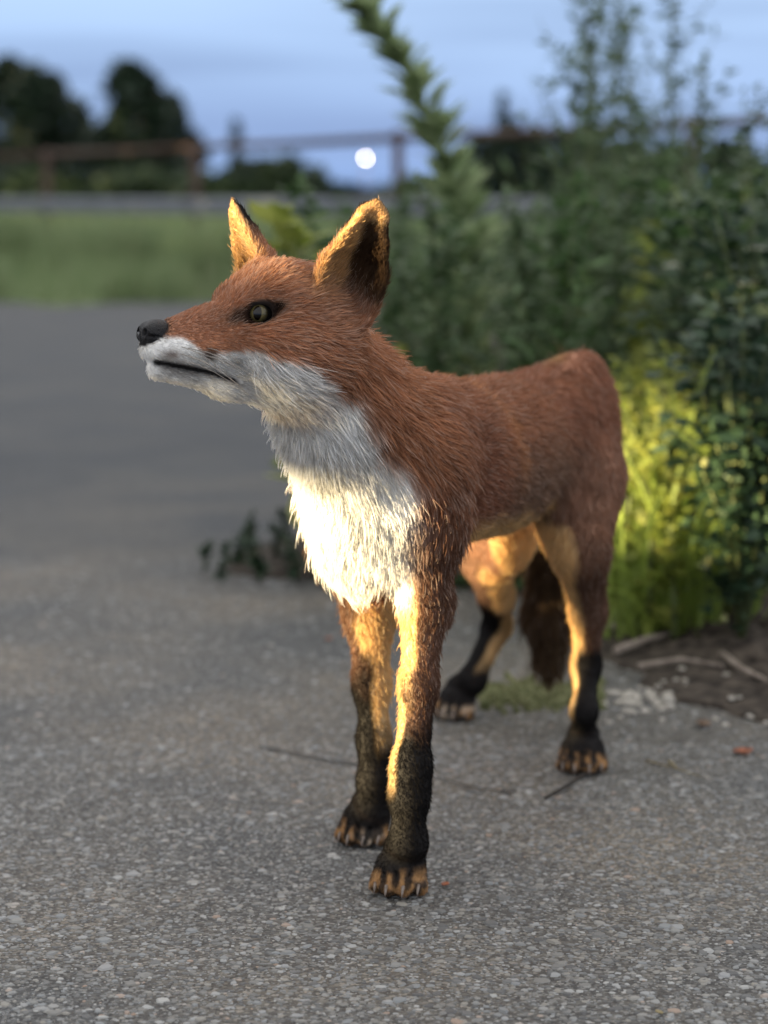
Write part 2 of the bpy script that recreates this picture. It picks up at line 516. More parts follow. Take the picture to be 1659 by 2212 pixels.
# front legs
FL = [P(915, 1150, 1.690), P(918, 1300, 1.684), P(904, 1480, 1.670), P(888, 1660, 1.664), P(884, 1720, 1.664), P(882, 1820, 1.668), G(868, 1922) + np.array([0.002, 0.004, 0.030])]
chain(FL, [0.025, 0.0165, 0.0116, 0.0124, 0.0122, 0.0118, 0.0126], 0.014, [0.008, 0.006, 0.0045, 0.004, 0.0035, 0.003], region='fleg')
cone(P(945, 1305, 1.695), P(958, 1342, 1.700), 0.011, 0.006, 0.012, (0, 0, -1), 0.005, region='fleg')     # point of the elbow
FR = [P(772, 1180, 1.775), P(798, 1330, 1.800), P(803, 1480, 1.802), P(808, 1600, 1.802), P(808, 1690, 1.798), P(803, 1755, 1.802), G(793, 1816) + np.array([0.002, 0.004, 0.028])]
chain(FR, [0.026, 0.0172, 0.0122, 0.0110, 0.0112, 0.0110, 0.0124], 0.014, [0.009, 0.006, 0.0045, 0.004, 0.0035, 0.003], region='fleg')
# hind legs
ell(P(1240, 985, 2.045), (unit((0.1, -0.25, -0.96)), LEFT, unit((-0.38, -0.9, 0.2))), (0.092, 0.034, 0.060), 0.03, BACK * 0.3 + UP * -1, 0.013, region='thigh')
cone(P(1254, 1040, 2.030), P(1256, 1195, 2.000), 0.040, 0.0225, 0.02, None, 0.010, region='thigh')
HLg = [P(1256, 1195, 2.000), P(1270, 1320, 2.040), P(1266, 1440, 2.068), P(1262, 1535, 2.030), G(1258, 1662) + np.array([0.001, 0.006, 0.028])]
chain(HLg, [0.0225, 0.0145, 0.0112, 0.0098, 0.0120], 0.014, [0.006, 0.0045, 0.0035, 0.003], region='hleg')
ell(P(1108, 1035, 2.15), (unit((0.05, -0.15, -0.98)), LEFT, unit((-0.38, -0.9, 0.15))), (0.088, 0.032, 0.056), 0.03, BACK * 0.3 + UP * -1, 0.012, region='thigh')
cone(P(1085, 1080, 2.150), P(1055, 1205, 2.165), 0.036, 0.0235, 0.02, None, 0.008, region='thigh')
HRg = [P(1055, 1205, 2.165), P(1072, 1290, 2.240), P(1074, 1352, 2.292), P(1020, 1470, 2.255), G(990, 1548) + np.array([0.002, 0.008, 0.026])]
chain(HRg, [0.0235, 0.0150, 0.0125, 0.0115, 0.0125], 0.014, [0.006, 0.0045, 0.0035, 0.003], region='hleg')
# tail hanging behind the hind legs
TAIL = [np.array([0.180, 2.135, 0.350]), np.array([0.184, 2.185, 0.325]), P(1196, 1180, 2.235), P(1188, 1330, 2.262), P(1184, 1440, 2.262)]
chain(TAIL, [0.019, 0.017, 0.021, 0.021, 0.010], 0.012, 0.020, region='tail')
# paws: metatarsal pad, four toes each
CLAWS = []; TOEGAPS = []
def paw(anchor, heel_px, fdir, s=1.0, spread=1.0):
    c = G(*heel_px); f = unit(fdir); l = unit(np.cross(UP, f))
    pad = c + UP * 0.0150 * s
    cone(anchor, pad + f * 0.004, 0.0128 * s, 0.0132 * s, 0.012, None, 0.003, region='paw')
    cone(pad - f * 0.003, pad + f * 0.006 * s - UP * 0.003, 0.0120 * s, 0.0110 * s, 0.008, None, 0.0025, region='paw')
    for lat, fw, z in ((-0.0150, 0.009, 0.0074), (-0.0058, 0.0175, 0.0082), (0.0058, 0.0175, 0.0082), (0.0150, 0.009, 0.0074)):
        lat *= spread * s
        k = c + l * lat * 0.80 + f * (fw - 0.006) * s + UP * 0.0225 * s
        tip = c + l * lat * 1.10 + f * (fw + 0.005) * s + UP * z * s
        cone(k, tip, 0.0068 * s, 0.0064 * s, 0.0045, f * 0.5 + UP * -1, 0.0026, region='toe')
        CLAWS.append((tip + f * 0.0040 * s, f, s))
    for lat in (-0.0100, 0.0, 0.0100):
        a = c + l * lat * 1.1 * s * spread + f * 0.040 * s + UP * 0.006
        b_ = c + l * lat * 0.9 * s * spread + f * (0.0165 if lat else 0.0190) * s + UP * 0.019
        cone(a, b_, 0.0021, 0.0012, 0.002, op='sub', region='toegap')
        TOEGAPS.append((a, b_))
paw(FL[-1], (868, 1922), (-0.20, -0.98, 0))
paw(FR[-1], (793, 1816), (-0.32, -0.95, 0), 1.0)
paw(HLg[-1], (1258, 1662), (-0.10, -0.99, 0), 1.02, 1.05)
paw(HRg[-1], (990, 1548), (-0.40, -0.92, 0), 1.0)
# head
ub = -HF
cone(H(0.012, 0, -0.0060), H(0.045, 0, -0.004), 0.0130, 0.0165, 0.010, ub, 0.0032, region='head')
cone(H(0.045, 0, -0.004), H(0.082, 0, 0.002), 0.0165, 0.027, 0.014, ub, 0.005, region='head')
for s in (1, -1):
    cone(H(0.0072, 0.0060 * s, -0.0130), H(0.050, 0.0112 * s, -0.016), 0.0074, 0.0112, 0.008, ub + UP * -0.25, 0.0035, region='head')
    cone(H(0.070, 0.015 * s, 0.018), H(0.098, 0.020 * s, 0.029), 0.0095, 0.015, 0.012, ub + UP * 0.2, 0.007, region='head')
    ell(H(0.101, 0.028 * s, -0.014), (HF, HL, UP), (0.036, 0.021, 0.027), 0.016, ub + UP * -0.45 + HL * 0.3 * s, 0.017, region='cheek')
    cone(H(0.060, 0.020 * s, -0.004), H(0.09, 0.030 * s, -0.004), 0.0085, 0.012, 0.012, ub + UP * -0.1, 0.006, region='head')
cone(H(0.0085, 0, -0.0265), H(0.060, 0, -0.0325), 0.0064, 0.0120, 0.006, ub + UP * -0.1, 0.004, region='head')
cone(H(0.060, 0, -0.0330), H(0.118, 0, -0.034), 0.0125, 0.028, 0.014, ub + UP * -0.3, 0.010, region='head')
ell(H(0.112, 0, 0.006), (HF, HL, UP), (0.046, 0.039, 0.038), 0.016, ub, 0.009, region='head')
# ears: hollow cups
def ear(B, T, O, length, side, tipr):
    T = unit(T); O = np.asarray(O, float); O = unit(O - T * (O @ T)); S = np.cross(T, O)
    pts = [B, B + T * length * 0.30, B + T * length * 0.62, B + T * length * 0.88, B + T * length]
    outer = [0.0245, 0.0248, 0.0180, 0.0062 + tipr, tipr] if side > 0 else [0.0225, 0.0215, 0.0140, 0.0045 + tipr, tipr]
    def shape(p, shift, shrink):
        d = None
        for i in range(4):
            a = pts[i] + shift; b = pts[i + 1] + shift; ba = b - a
            t = np.clip(((p - a) @ ba) / (ba @ ba), 0, 1)
            q = p - (a + t[:, None] * ba)
            q = q + np.outer(q @ O, O) * (1 / 0.74 - 1)
            e = np.sqrt((q * q).sum(1)) - (outer[i] + t * (outer[i + 1] - outer[i]) - shrink)
            d = e if d is None else np.minimum(d, e)
        return d
    def fn(p):
        a = shape(p, np.zeros(3), 0.0)
        b = shape(p, O * 0.0090 + T * 0.003, 0.0038)
        h = np.maximum(0.003 - np.abs(a + b), 0) / 0.003
        return np.maximum(a, -b) + h * h * 0.003 / 4
    allp = np.array(pts)
    PRIMS.append(dict(fn=fn, lo=allp.min(0) - 0.03, hi=allp.max(0) + 0.03, k=0.007, flow=T, hair=0.0034, op='add', region='ear'))
    return dict(B=np.asarray(B), T=T, O=O, S=S * side, L=length)
def hv(u, l, v): return -HF * u + HL * l + UP * v
EAR_L = ear(H(0.133, 0.038, 0.020), hv(0.16, 0.36, 0.90), hv(-0.22, 0.96, 0.1), 0.069, 1, 0.0062)
EAR_R = ear(H(0.108, -0.036, 0.018), hv(-0.16, -0.36, 0.91), hv(-0.97, -0.05, 0.1), 0.075, -1, 0.0026)
# carved: mouth line and eye openings
EYE_C = {}
for s in (1, -1):
    mp = [H(0.006, 0.008 * s, -0.0205), H(0.022, 0.0165 * s, -0.0235), H(0.044, 0.0220 * s, -0.0285), H(0.062, 0.0275 * s, -0.0350)]
    for i in range(3):
        cone(mp[i], mp[i + 1], 0.0022, 0.0022, 0.003, op='sub', region='mouth')
    ec = H(0.0765, 0.0235 * s, 0.0105)
    EYE_C[s] = ec
    ed = unit(hv(-0.55, 0.80 * s, 0.22))                # where the eye looks out of the skull
    ax1 = unit(hv(0.80, 0.50 * s, 0.26)); ax1 = unit(ax1 - ed * (ax1 @ ed)); ax2 = np.cross(ed, ax1)
    ell(ec + ed * 0.0075 - UP * 0.0008, (ax1, ax2, ed), (0.0114, 0.0066, 0.0085), 0.0025, op='sub', region='eye')

VOX = 0.0019
def sdf_mesh(prims, lo, hi, vox):
    n = np.ceil((hi - lo) / vox).astype(int) + 1
    F = np.full(n, 0.05, np.float32)
    for pr in prims:
        i0 = np.maximum(np.floor((pr['lo'] - lo) / vox).astype(int), 0)
        i1 = np.minimum(np.ceil((pr['hi'] - lo) / vox).astype(int) + 1, n)
        if (i1 <= i0).any(): continue
        g = [lo[a] + np.arange(i0[a], i1[a]) * vox for a in range(3)]
        X, Y, Z = np.meshgrid(*g, indexing='ij')
        d = pr['fn'](np.stack([X.ravel(), Y.ravel(), Z.ravel()], 1)).reshape(X.shape).astype(np.float32)
        sl = tuple(slice(i0[a], i1[a]) for a in range(3))
        a = F[sl]; k = pr['k']
        if pr['op'] == 'add':
            h = np.maximum(k - np.abs(a - d), 0) / k
            F[sl] = np.minimum(a, d) - h * h * k / 4
        else:
            b = -d
            h = np.maximum(k - np.abs(a - b), 0) / k
            F[sl] = np.maximum(a, b) + h * h * k / 4
    ins = F < 0
    c = np.zeros(n - 1, np.int8)
    for dx in (0, 1):
        for dy in (0, 1):
            for dz in (0, 1):
                c += ins[dx:n[0] - 1 + dx, dy:n[1] - 1 + dy, dz:n[2] - 1 + dz]
    act = (c > 0) & (c < 8)
    ci = np.argwhere(act)
    idx = np.full(n - 1, -1, np.int32); idx[act] = np.arange(len(ci))
    corner = {}
    for dx in (0, 1):
        for dy in (0, 1):
            for dz in (0, 1):
                corner[(dx, dy, dz)] = F[ci[:, 0] + dx, ci[:, 1] + dy, ci[:, 2] + dz]
    acc = np.zeros((len(ci), 3)); cnt = np.zeros(len(ci))
    ks = list(corner)
    for p in ks:
        for ax in range(3):
            if p[ax] == 1: continue
            q = list(p); q[ax] = 1; q = tuple(q)
            a = corner[p]; b = corner[q]
            m = (a < 0) != (b < 0)
            t = np.where(m, a / np.where(a - b == 0, 1, a - b), 0)
            pos = np.tile(np.array(p, float), (len(ci), 1)); pos[:, ax] += t
            acc[m] += pos[m]; cnt[m] += 1
    V = lo + (ci + acc / cnt[:, None]) * vox
    quads = []
    for ax in range(3):
        b1, b2 = [(1, 2), (2, 0), (0, 1)][ax]
        s0 = [slice(None)] * 3; s1 = [slice(None)] * 3
        s0[ax] = slice(0, n[ax] - 1); s1[ax] = slice(1, n[ax])
        A = ins[tuple(s0)]; Bb = ins[tuple(s1)]
        e = np.argwhere(A != Bb)
        e = e[(e[:, b1] > 0) & (e[:, b2] > 0) & (e[:, b1] < n[b1] - 1) & (e[:, b2] < n[b2] - 1)]
        q = []
        for o1, o2 in ((-1, -1), (0, -1), (0, 0), (-1, 0)):
            t = e.copy(); t[:, b1] += o1; t[:, b2] += o2
            q.append(idx[t[:, 0], t[:, 1], t[:, 2]])
        q = np.stack(q, 1)
        flip = ~A[e[:, 0], e[:, 1], e[:, 2]]
        q[flip] = q[flip][:, ::-1]
        quads.append(q)
    Q = np.concatenate(quads)
    return V, Q[(Q >= 0).all(1)]

def vert_normals(V, Q):
    fn = np.cross(V[Q[:, 2]] - V[Q[:, 0]], V[Q[:, 3]] - V[Q[:, 1]])
    N = np.zeros_like(V)
    for i in range(4):
        np.add.at(N, Q[:, i], fn)
    return N / (np.linalg.norm(N, axis=1, keepdims=True) + 1e-12)

lo = np.min([p['lo'] for p in PRIMS if p['op'] == 'add'], 0) - 0.01
hi = np.max([p['hi'] for p in PRIMS if p['op'] == 'add'], 0) + 0.01
FV, FQ = sdf_mesh(PRIMS, lo, hi, VOX)
# relax the voxel stair-steps a little
def relax(V, Q, it=2, lam=0.5):
    E = np.concatenate([Q[:, [0, 1]], Q[:, [1, 2]], Q[:, [2, 3]], Q[:, [3, 0]]])
    for _ in range(it):
        S = np.zeros_like(V); C = np.zeros(len(V))
        np.add.at(S, E[:, 0], V[E[:, 1]]); np.add.at(S, E[:, 1], V[E[:, 0]])
        np.add.at(C, E[:, 0], 1); np.add.at(C, E[:, 1], 1)
        V = V + lam * (S / np.maximum(C, 1)[:, None] - V)
    return V
FV = relax(FV, FQ, 2, 0.4)
FV[:, 2] = np.maximum(FV[:, 2], 0.0008)
FN = vert_normals(FV, FQ)

# hair flow, hair length and region weights on the skin
REG = ['body', 'chest', 'shoulder', 'neck', 'fleg', 'hleg', 'thigh', 'tail', 'paw', 'toe', 'head', 'cheek', 'ear']
add = [p for p in PRIMS if p['op'] == 'add']
D = np.full((len(FV), len(add)), 0.3)
for i, p in enumerate(add):
    m = ((FV > p['lo'] - 0.03) & (FV < p['hi'] + 0.03)).all(1)
    D[m, i] = p['fn'](FV[m])
W = np.exp(-(D - D.min(1, keepdims=True)) / 0.007); W /= W.sum(1, keepdims=True)
FLOW = W @ np.array([p['flow'] for p in add])
HLEN = W @ np.array([p['hair'] for p in add])
RW = {r: W[:, [i for i, p in enumerate(add) if p['region'] == r]].sum(1) for r in REG}

# ---- coat colours
C_OR = np.array([0.400, 0.195, 0.108]); C_RUST = np.array([0.255, 0.120, 0.076]); C_WH = np.array([0.86, 0.85, 0.825])
C_BK = np.array([0.011, 0.010, 0.010]); C_TAN = np.array([0.60, 0.40, 0.19]); C_GREY = np.array([0.21, 0.145, 0.105])
C_DK = np.array([0.045, 0.025, 0.018])
def ss(x, a, b):
    t = np.clip((x - a) / (b - a), 0, 1)
    return t * t * (3 - 2 * t)
def vnoise(p, scale, seed):
    """Cheap smooth value noise."""
    r = np.random.default_rng(seed)
    T = r.random((32, 32, 32))
    q = p * scale + 100.0; i = np.floor(q).astype(int); f = q - i; f = f * f * (3 - 2 * f)
    out = 0
    for dx in (0, 1):
        for dy in (0, 1):
            for dz in (0, 1):
                w = (f[:, 0] if dx else 1 - f[:, 0]) * (f[:, 1] if dy else 1 - f[:, 1]) * (f[:, 2] if dz else 1 - f[:, 2])
                out = out + w * T[(i[:, 0] + dx) % 32, (i[:, 1] + dy) % 32, (i[:, 2] + dz) % 32]
    return out
def lerp(c, d, w):
    return c * (1 - w[:, None]) + np.asarray(d) * w[:, None]

def coat(p, n, RW):
    N1 = vnoise(p, 25, 1); N2 = vnoise(p, 70, 2); N3 = vnoise(p, 12, 3)
    jit = (N2 - 0.5)
    u, l, v = head_coords(p); al = np.abs(l)
    c = np.tile(C_OR, (len(p), 1))
    # trunk: rusty, greyer low on the flank, pale belly
    c = lerp(c, C_RUST * 1.08, (0.50 + 0.45 * ss(N3 + 0.4 * N1, 0.45, 0.95)) * (RW['body'] + RW['shoulder'] + RW['thigh']))
    along = (p[:, :2] - np.array([0.01, 1.73])) @ np.array([0.395, 0.919])
    low = ss(p[:, 2], 0.345, 0.28)
    c = lerp(c, C_GREY, 0.75 * low * (RW['body'] + 0.5 * RW['thigh']) * ss(along, 0.06, 0.16))
    stripe = np.exp(-((along - 0.105 - (0.385 - p[:, 2]) * 0.35 + 0.01 * jit) / 0.013) ** 2) * RW['body'] * ss(p[:, 2], 0.27, 0.31)
    c = lerp(c, [0.50, 0.25, 0.12], 0.55 * stripe)
    c = lerp(c, C_RUST * 0.62, 0.8 * RW['shoulder'] * ss(p[:, 2], 0.36, 0.32))
    belly = ss(-n[:, 2] + 0.25 * jit, 0.45, 0.8) * RW['body']
    c = lerp(c, C_TAN, belly)
    # neck and chest: white front
    ndir = unit(FWD * 0.75 + HF * 0.30 + UP * -0.55)
    mid_ = np.abs((p[:, :2] - np.array([0.004, 1.72])) @ LEFT[:2])
    cdir = unit(FWD + HF * 0.45 + UP * -0.20)
    wn_ = ss(n @ ndir + 0.26 * jit, 0.34, 0.62) * np.clip(RW['neck'] * 1.2, 0, 1)
    wc_ = ss(n @ cdir + 0.30 * jit, 0.36, 0.66) * np.clip(RW['chest'] * 1.4 + 0.5 * RW['shoulder'] * ss(mid_, 0.05, 0.03) + 0.9 * RW['fleg'] * ss(p[:, 2], 0.20, 0.23) * ss(mid_, .045, .03), 0, 1)
    white = np.clip(wn_ + wc_, 0, 1)
    c = lerp(c, C_WH, white)
    c = lerp(c, [0.40, 0.41, 0.42], 0.35 * white * ss(N1, 0.45, 0.75))
    # head
    hd = np.clip(RW['head'] + RW['cheek'], 0, 1)
    hc = np.tile(C_OR * 1.22, (len(p), 1))
    hc = lerp(hc, C_RUST, 0.6 * ss(u, 0.075, 0.03) * ss(v, -0.012, 0.004) + 0.25 * ss(N1, .5, .8) * ss(u, .02, .05))
    hc = lerp(hc, [0.62, 0.42, 0.30], 0.45 * ss(N2, 0.45, 0.75) * ss(u, 0.065, 0.10) * ss(v, -0.02, 0.01))
    bx = np.array([-0.05, 0.004, 0.020, 0.026, 0.033, 0.046, 0.060, 0.088, 0.104, 0.130, 0.20])
    bv = np.array([-0.003, -0.0035, -0.0025, -0.006, -0.0145, -0.0135, -0.0115, -0.0165, -0.027, -0.046, -0.07])
    bound = np.interp(u, bx, bv)
    hw = ss(v + 0.004 * jit, bound + 0.0012 + 0.02 * np.clip(u, 0, .15), bound - 0.0015 - 0.01 * np.clip(u, 0, .15))
    hc = lerp(hc, C_WH, hw)
    spot = np.exp(-(((u - 0.0385) / 0.0042) ** 2 + ((v + 0.0155) / 0.0040) ** 2)) * ss(al, 0.010, 0.016)
    hc = lerp(hc, C_DK, np.clip(1.25 * spot, 0, 0.95))
    spot2 = np.exp(-(((u - 0.012) / 0.006) ** 2 + ((v + 0.0150) / 0.0028) ** 2))
    hc = lerp(hc, C_DK * 2.5, 0.8 * spot2)
    mu = np.interp(u, [0.0, 0.006, 0.022, 0.044, 0.062, 0.070], [-0.0195, -0.0205, -0.0235, -0.0285, -0.0350, -0.0375])
    lip = np.exp(-((v - mu + 0.0006) / 0.0026) ** 2) * ss(u, 0.068, 0.058) * ss(u, 0.002, 0.006)
    lip2 = np.exp(-((v - mu + 0.005) / 0.0042) ** 2) * ss(u, 0.050, 0.030) * ss(u, 0.004, 0.012) * (0.35 + 0.6 * N2)
    hc = lerp(hc, C_DK, np.clip(0.7 * lip2, 0, 1))
    hc = lerp(hc, C_BK, np.clip(1.3 * lip, 0, 1))
    # dark rim and tear mark of the eye
    for s in (1, -1):
        q = p - EYE_C[s]
        ed = unit(hv(-0.55, 0.80 * s, 0.22)); ax1 = unit(hv(0.80, 0.50 * s, 0.26)); ax1 = unit(ax1 - ed * (ax1 @ ed)); ax2 = np.cross(ed, ax1)
        e1 = q @ ax1; e2 = q @ ax2; side = (l * s > 0.006)
        r = np.sqrt((e1 / 0.0134) ** 2 + (e2 / 0.0084) ** 2)
        hc = lerp(hc, C_BK, ss(r + 0.1 * jit, 1.25, 1.0) * side)
        tear = np.exp(-(((e1 + 0.0170) / 0.0070) ** 2 + (e2 / 0.0050) ** 2)) * side
        hc = lerp(hc, C_DK * 1.5, np.clip(1.2 * tear, 0, 0.95))
    nr_ = np.sqrt(((u - 0.005) / 0.0130) ** 2 + (l / 0.0135) ** 2 + ((v - 0.000) / 0.0115) ** 2)
    hc = lerp(hc, C_BK, ss(nr_, 1.12, 1.0))
    c = lerp(c, hc, hd)
    # ears: sandy front edge, black outer tip; hollow and rim shade painted in, mostly near ear
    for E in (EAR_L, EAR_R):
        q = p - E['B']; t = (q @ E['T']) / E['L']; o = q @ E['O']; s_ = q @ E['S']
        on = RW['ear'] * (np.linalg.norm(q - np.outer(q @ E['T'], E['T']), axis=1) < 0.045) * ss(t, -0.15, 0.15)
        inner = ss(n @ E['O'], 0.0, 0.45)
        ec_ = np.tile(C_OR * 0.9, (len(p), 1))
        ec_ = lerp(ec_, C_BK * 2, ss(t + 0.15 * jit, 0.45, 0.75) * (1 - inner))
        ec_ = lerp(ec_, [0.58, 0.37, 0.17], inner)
        cav_shade = ss(s_ + 0.006 * jit, -0.0065, 0.000) * (1.0 if E is EAR_L else 0.15)
        ec_ = lerp(ec_, C_DK * 0.6, 0.95 * np.clip(inner + 0.8 * ss(s_, 0.010, 0.014), 0, 1) * cav_shade * ss(t + 0.1 * jit, 0.98, 0.80))
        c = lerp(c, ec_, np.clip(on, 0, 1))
    # legs: buff inside, dark stockings outside and in front
    out = n @ LEFT
    mid = (p[:, :2] - np.array([0.01, 1.73])) @ LEFT[:2]
    sgn = np.where(mid - 0.0 > 0, 1.0, -1.0)
    inner = ss(-out * sgn + 0.25 * jit, 0.25, 0.65)
    fl = np.clip(1.7 * RW['fleg'], 0, 1)
    base = lerp(np.tile(np.array([0.125, 0.066, 0.044]), (len(p), 1)), C_BK, ss(p[:, 2] + 0.03 * jit, 0.175, 0.120))
    fin = ss((n @ FWD) * 0.55 - out * sgn * 0.85 + 0.3 * jit, 0.30, 0.62)
    base = lerp(base, C_TAN, fin * ss(p[:, 2] + 0.02 * jit, 0.145, 0.180))
    base = lerp(base, C_TAN, inner * ss(p[:, 2] + 0.015 * jit, 0.075, 0.115))
    base = lerp(base, C_TAN * 1.25, ss((n @ FWD) * 0.62 - out * sgn * 0.75 + 0.3 * jit, 0.42, 0.7) * ss(p[:, 2] + 0.03 * jit, 0.165, 0.215))
    c = lerp(c, base, fl * (1 - white * ss(p[:, 2], 0.19, 0.22)))
    hl = np.clip(1.7 * RW['hleg'], 0, 1)
    base = lerp(np.tile(np.array([0.125, 0.068, 0.046]), (len(p), 1)), C_BK, ss(p[:, 2] + 0.02 * jit, 0.135, 0.105))
    base = lerp(base, C_TAN, ss((n @ FWD) * 0.5 - out * sgn * 0.85 + 0.2 * jit, 0.2, 0.55) * ss(p[:, 2] + 0.01 * jit, 0.105, 0.125))
    base = lerp(base, C_TAN, np.clip(inner + ss(-(n @ FWD), 0.5, 0.9) * 0.4, 0, 1) * ss(p[:, 2] + 0.01 * jit, 0.045, 0.07))
    c = lerp(c, base, hl)
    th_in = ss((n @ FWD) * 0.45 - out * sgn * 0.85 + 0.2 * jit, 0.15, 0.5) * RW['thigh']
    c = lerp(c, C_TAN * 1.1, th_in)
    # shins of the near thigh are pale in front
    pw = np.clip(RW['paw'], 0, 1)
    toe = np.clip(RW['toe'], 0, 1)
    c = lerp(c, C_BK, np.clip(1.7 * (pw + toe), 0, 1))
    toe = np.clip(1.4 * toe, 0, 1)
    tc = lerp(np.tile(np.array([0.30, 0.165, 0.070]), (len(p), 1)), [0.52, 0.43, 0.33], ss(N2, 0.55, 0.8))
    tc = lerp(tc, C_BK * 2, 0.9 * ss(vnoise(p, 190, 8), 0.42, 0.7))
    tc = lerp(tc, C_BK, ss(p[:, 2] + 0.012 * jit, 0.0135, 0.0215))
    for a_, b_ in TOEGAPS:
        ba = b_ - a_; t_ = np.clip(((p - a_) @ ba) / (ba @ ba), 0, 1)
        dd = np.linalg.norm((p - (a_ + t_[:, None] * ba)) * np.array([1, 1, 0.55]), axis=1)
        tc = lerp(tc, C_BK, 0.9 * ss(dd, 0.0042, 0.0022))
    c = lerp(c, tc, toe)
    c = lerp(c, [0.085, 0.055, 0.032], RW['tail'])
    return np.clip(c * (0.86 + 0.28 * N2)[:, None], 0.004, 0.9)

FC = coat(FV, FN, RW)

# hairless skin: eyes, lips, nose
u_, l_, v_ = head_coords(FV)
bald = np.zeros(len(FV))
for s in (1, -1):
    r = np.linalg.norm(FV - EYE_C[s] - unit(hv(-0.55, 0.80 * s, 0.22)) * 0.007, axis=1)
    bald = np.maximum(bald, ss(r, 0.0118, 0.0092))
nose_r = np.sqrt(((u_ - 0.004) / 0.0125) ** 2 + (l_ / 0.0130) ** 2 + ((v_ - 0.001) / 0.0105) ** 2)
bald = np.maximum(bald, ss(nose_r, 1.15, 0.95))
mu_ = np.interp(u_, [0.0, 0.006, 0.022, 0.044, 0.062, 0.070], [-0.0195, -0.0205, -0.0235, -0.0285, -0.0350, -0.0375])
bald = np.maximum(bald, ss(np.abs(v_ - mu_), 0.0028, 0.0014) * (u_ < 0.064) * (u_ > 0.0) * (np.abs(l_) < .04))
HLEN = HLEN * (1 - bald)
for E in (EAR_L, EAR_R):     # soft long hair on the rim and in the cup, short on the back
    q = FV - E['B']; t = (q @ E['T']) / E['L']
    near = (np.linalg.norm(q - np.outer(q @ E['T'], E['T']), axis=1) < 0.04) & (t > -0.1) & (t < 1.1)
    inn = ss(FN @ E['O'], 0.0, 0.4) * near
    HLEN = HLEN * (1 + 0.7 * inn * RW['ear'] * ss(t, 0.75, 0.5))

mat_skin, nt, b = new_mat('fox_coat')
at = nt.nodes.new('ShaderNodeAttribute'); at.attribute_name = 'col'
nt.links.new(at.outputs['Color'], b.inputs['Base Color'])
b.inputs['Roughness'].default_value = 0.8
b.inputs['Specular IOR Level'].default_value = 0.15

fox = empty('fox', (0.07, 1.9, 0.0))
tag(fox, 'slim red fox with white throat and black legs standing on the asphalt, head turned aside', 'fox')
FOXO = np.array(fox.location)
me = mesh_np('body', FV - FOXO, FQ, mat_skin)
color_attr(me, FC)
body = obj('body', me, fox)

# fur strands
def fur_material():
    m = bpy.data.materials.new('fox_fur'); m.use_nodes = True
    nt = m.node_tree; nt.nodes.clear()
    out = nt.nodes.new('ShaderNodeOutputMaterial')
    at = nt.nodes.new('ShaderNodeAttribute'); at.attribute_name = 'hcol'
    d = nt.nodes.new('ShaderNodeBsdfDiffuse')
    t = nt.nodes.new('ShaderNodeBsdfTranslucent')
    g = nt.nodes.new('ShaderNodeBsdfHair'); g.component = 'Reflection'
    g.inputs['RoughnessU'].default_value = 0.35; g.inputs['RoughnessV'].default_value = 0.6
    g.inputs['Color'].default_value = (0.5, 0.5, 0.5, 1)
    m1 = nt.nodes.new('ShaderNodeMixShader'); m1.inputs['Fac'].default_value = 0.50
    m2 = nt.nodes.new('ShaderNodeMixShader'); m2.inputs['Fac'].default_value = 0.07
    sc_ = nt.nodes.new('ShaderNodeMix'); sc_.data_type = 'RGBA'; sc_.inputs['Factor'].default_value = 0.75
    sc_.inputs['A'].default_value = (0.12, 0.12, 0.12, 1)
    nt.links.new(at.outputs['Color'], sc_.inputs['B']); nt.links.new(sc_.outputs['Result'], g.inputs['Color'])
    nt.links.new(at.outputs['Color'], d.inputs['Color']); nt.links.new(at.outputs['Color'], t.inputs['Color'])
    nt.links.new(d.outputs['BSDF'], m1.inputs[1]); nt.links.new(t.outputs['BSDF'], m1.inputs[2])
    nt.links.new(m1.outputs['Shader'], m2.inputs[1]); nt.links.new(g.outputs['BSDF'], m2.inputs[2])
    nt.links.new(m2.outputs['Shader'], out.inputs['Surface'])
    return m
mat_fur = fur_material()

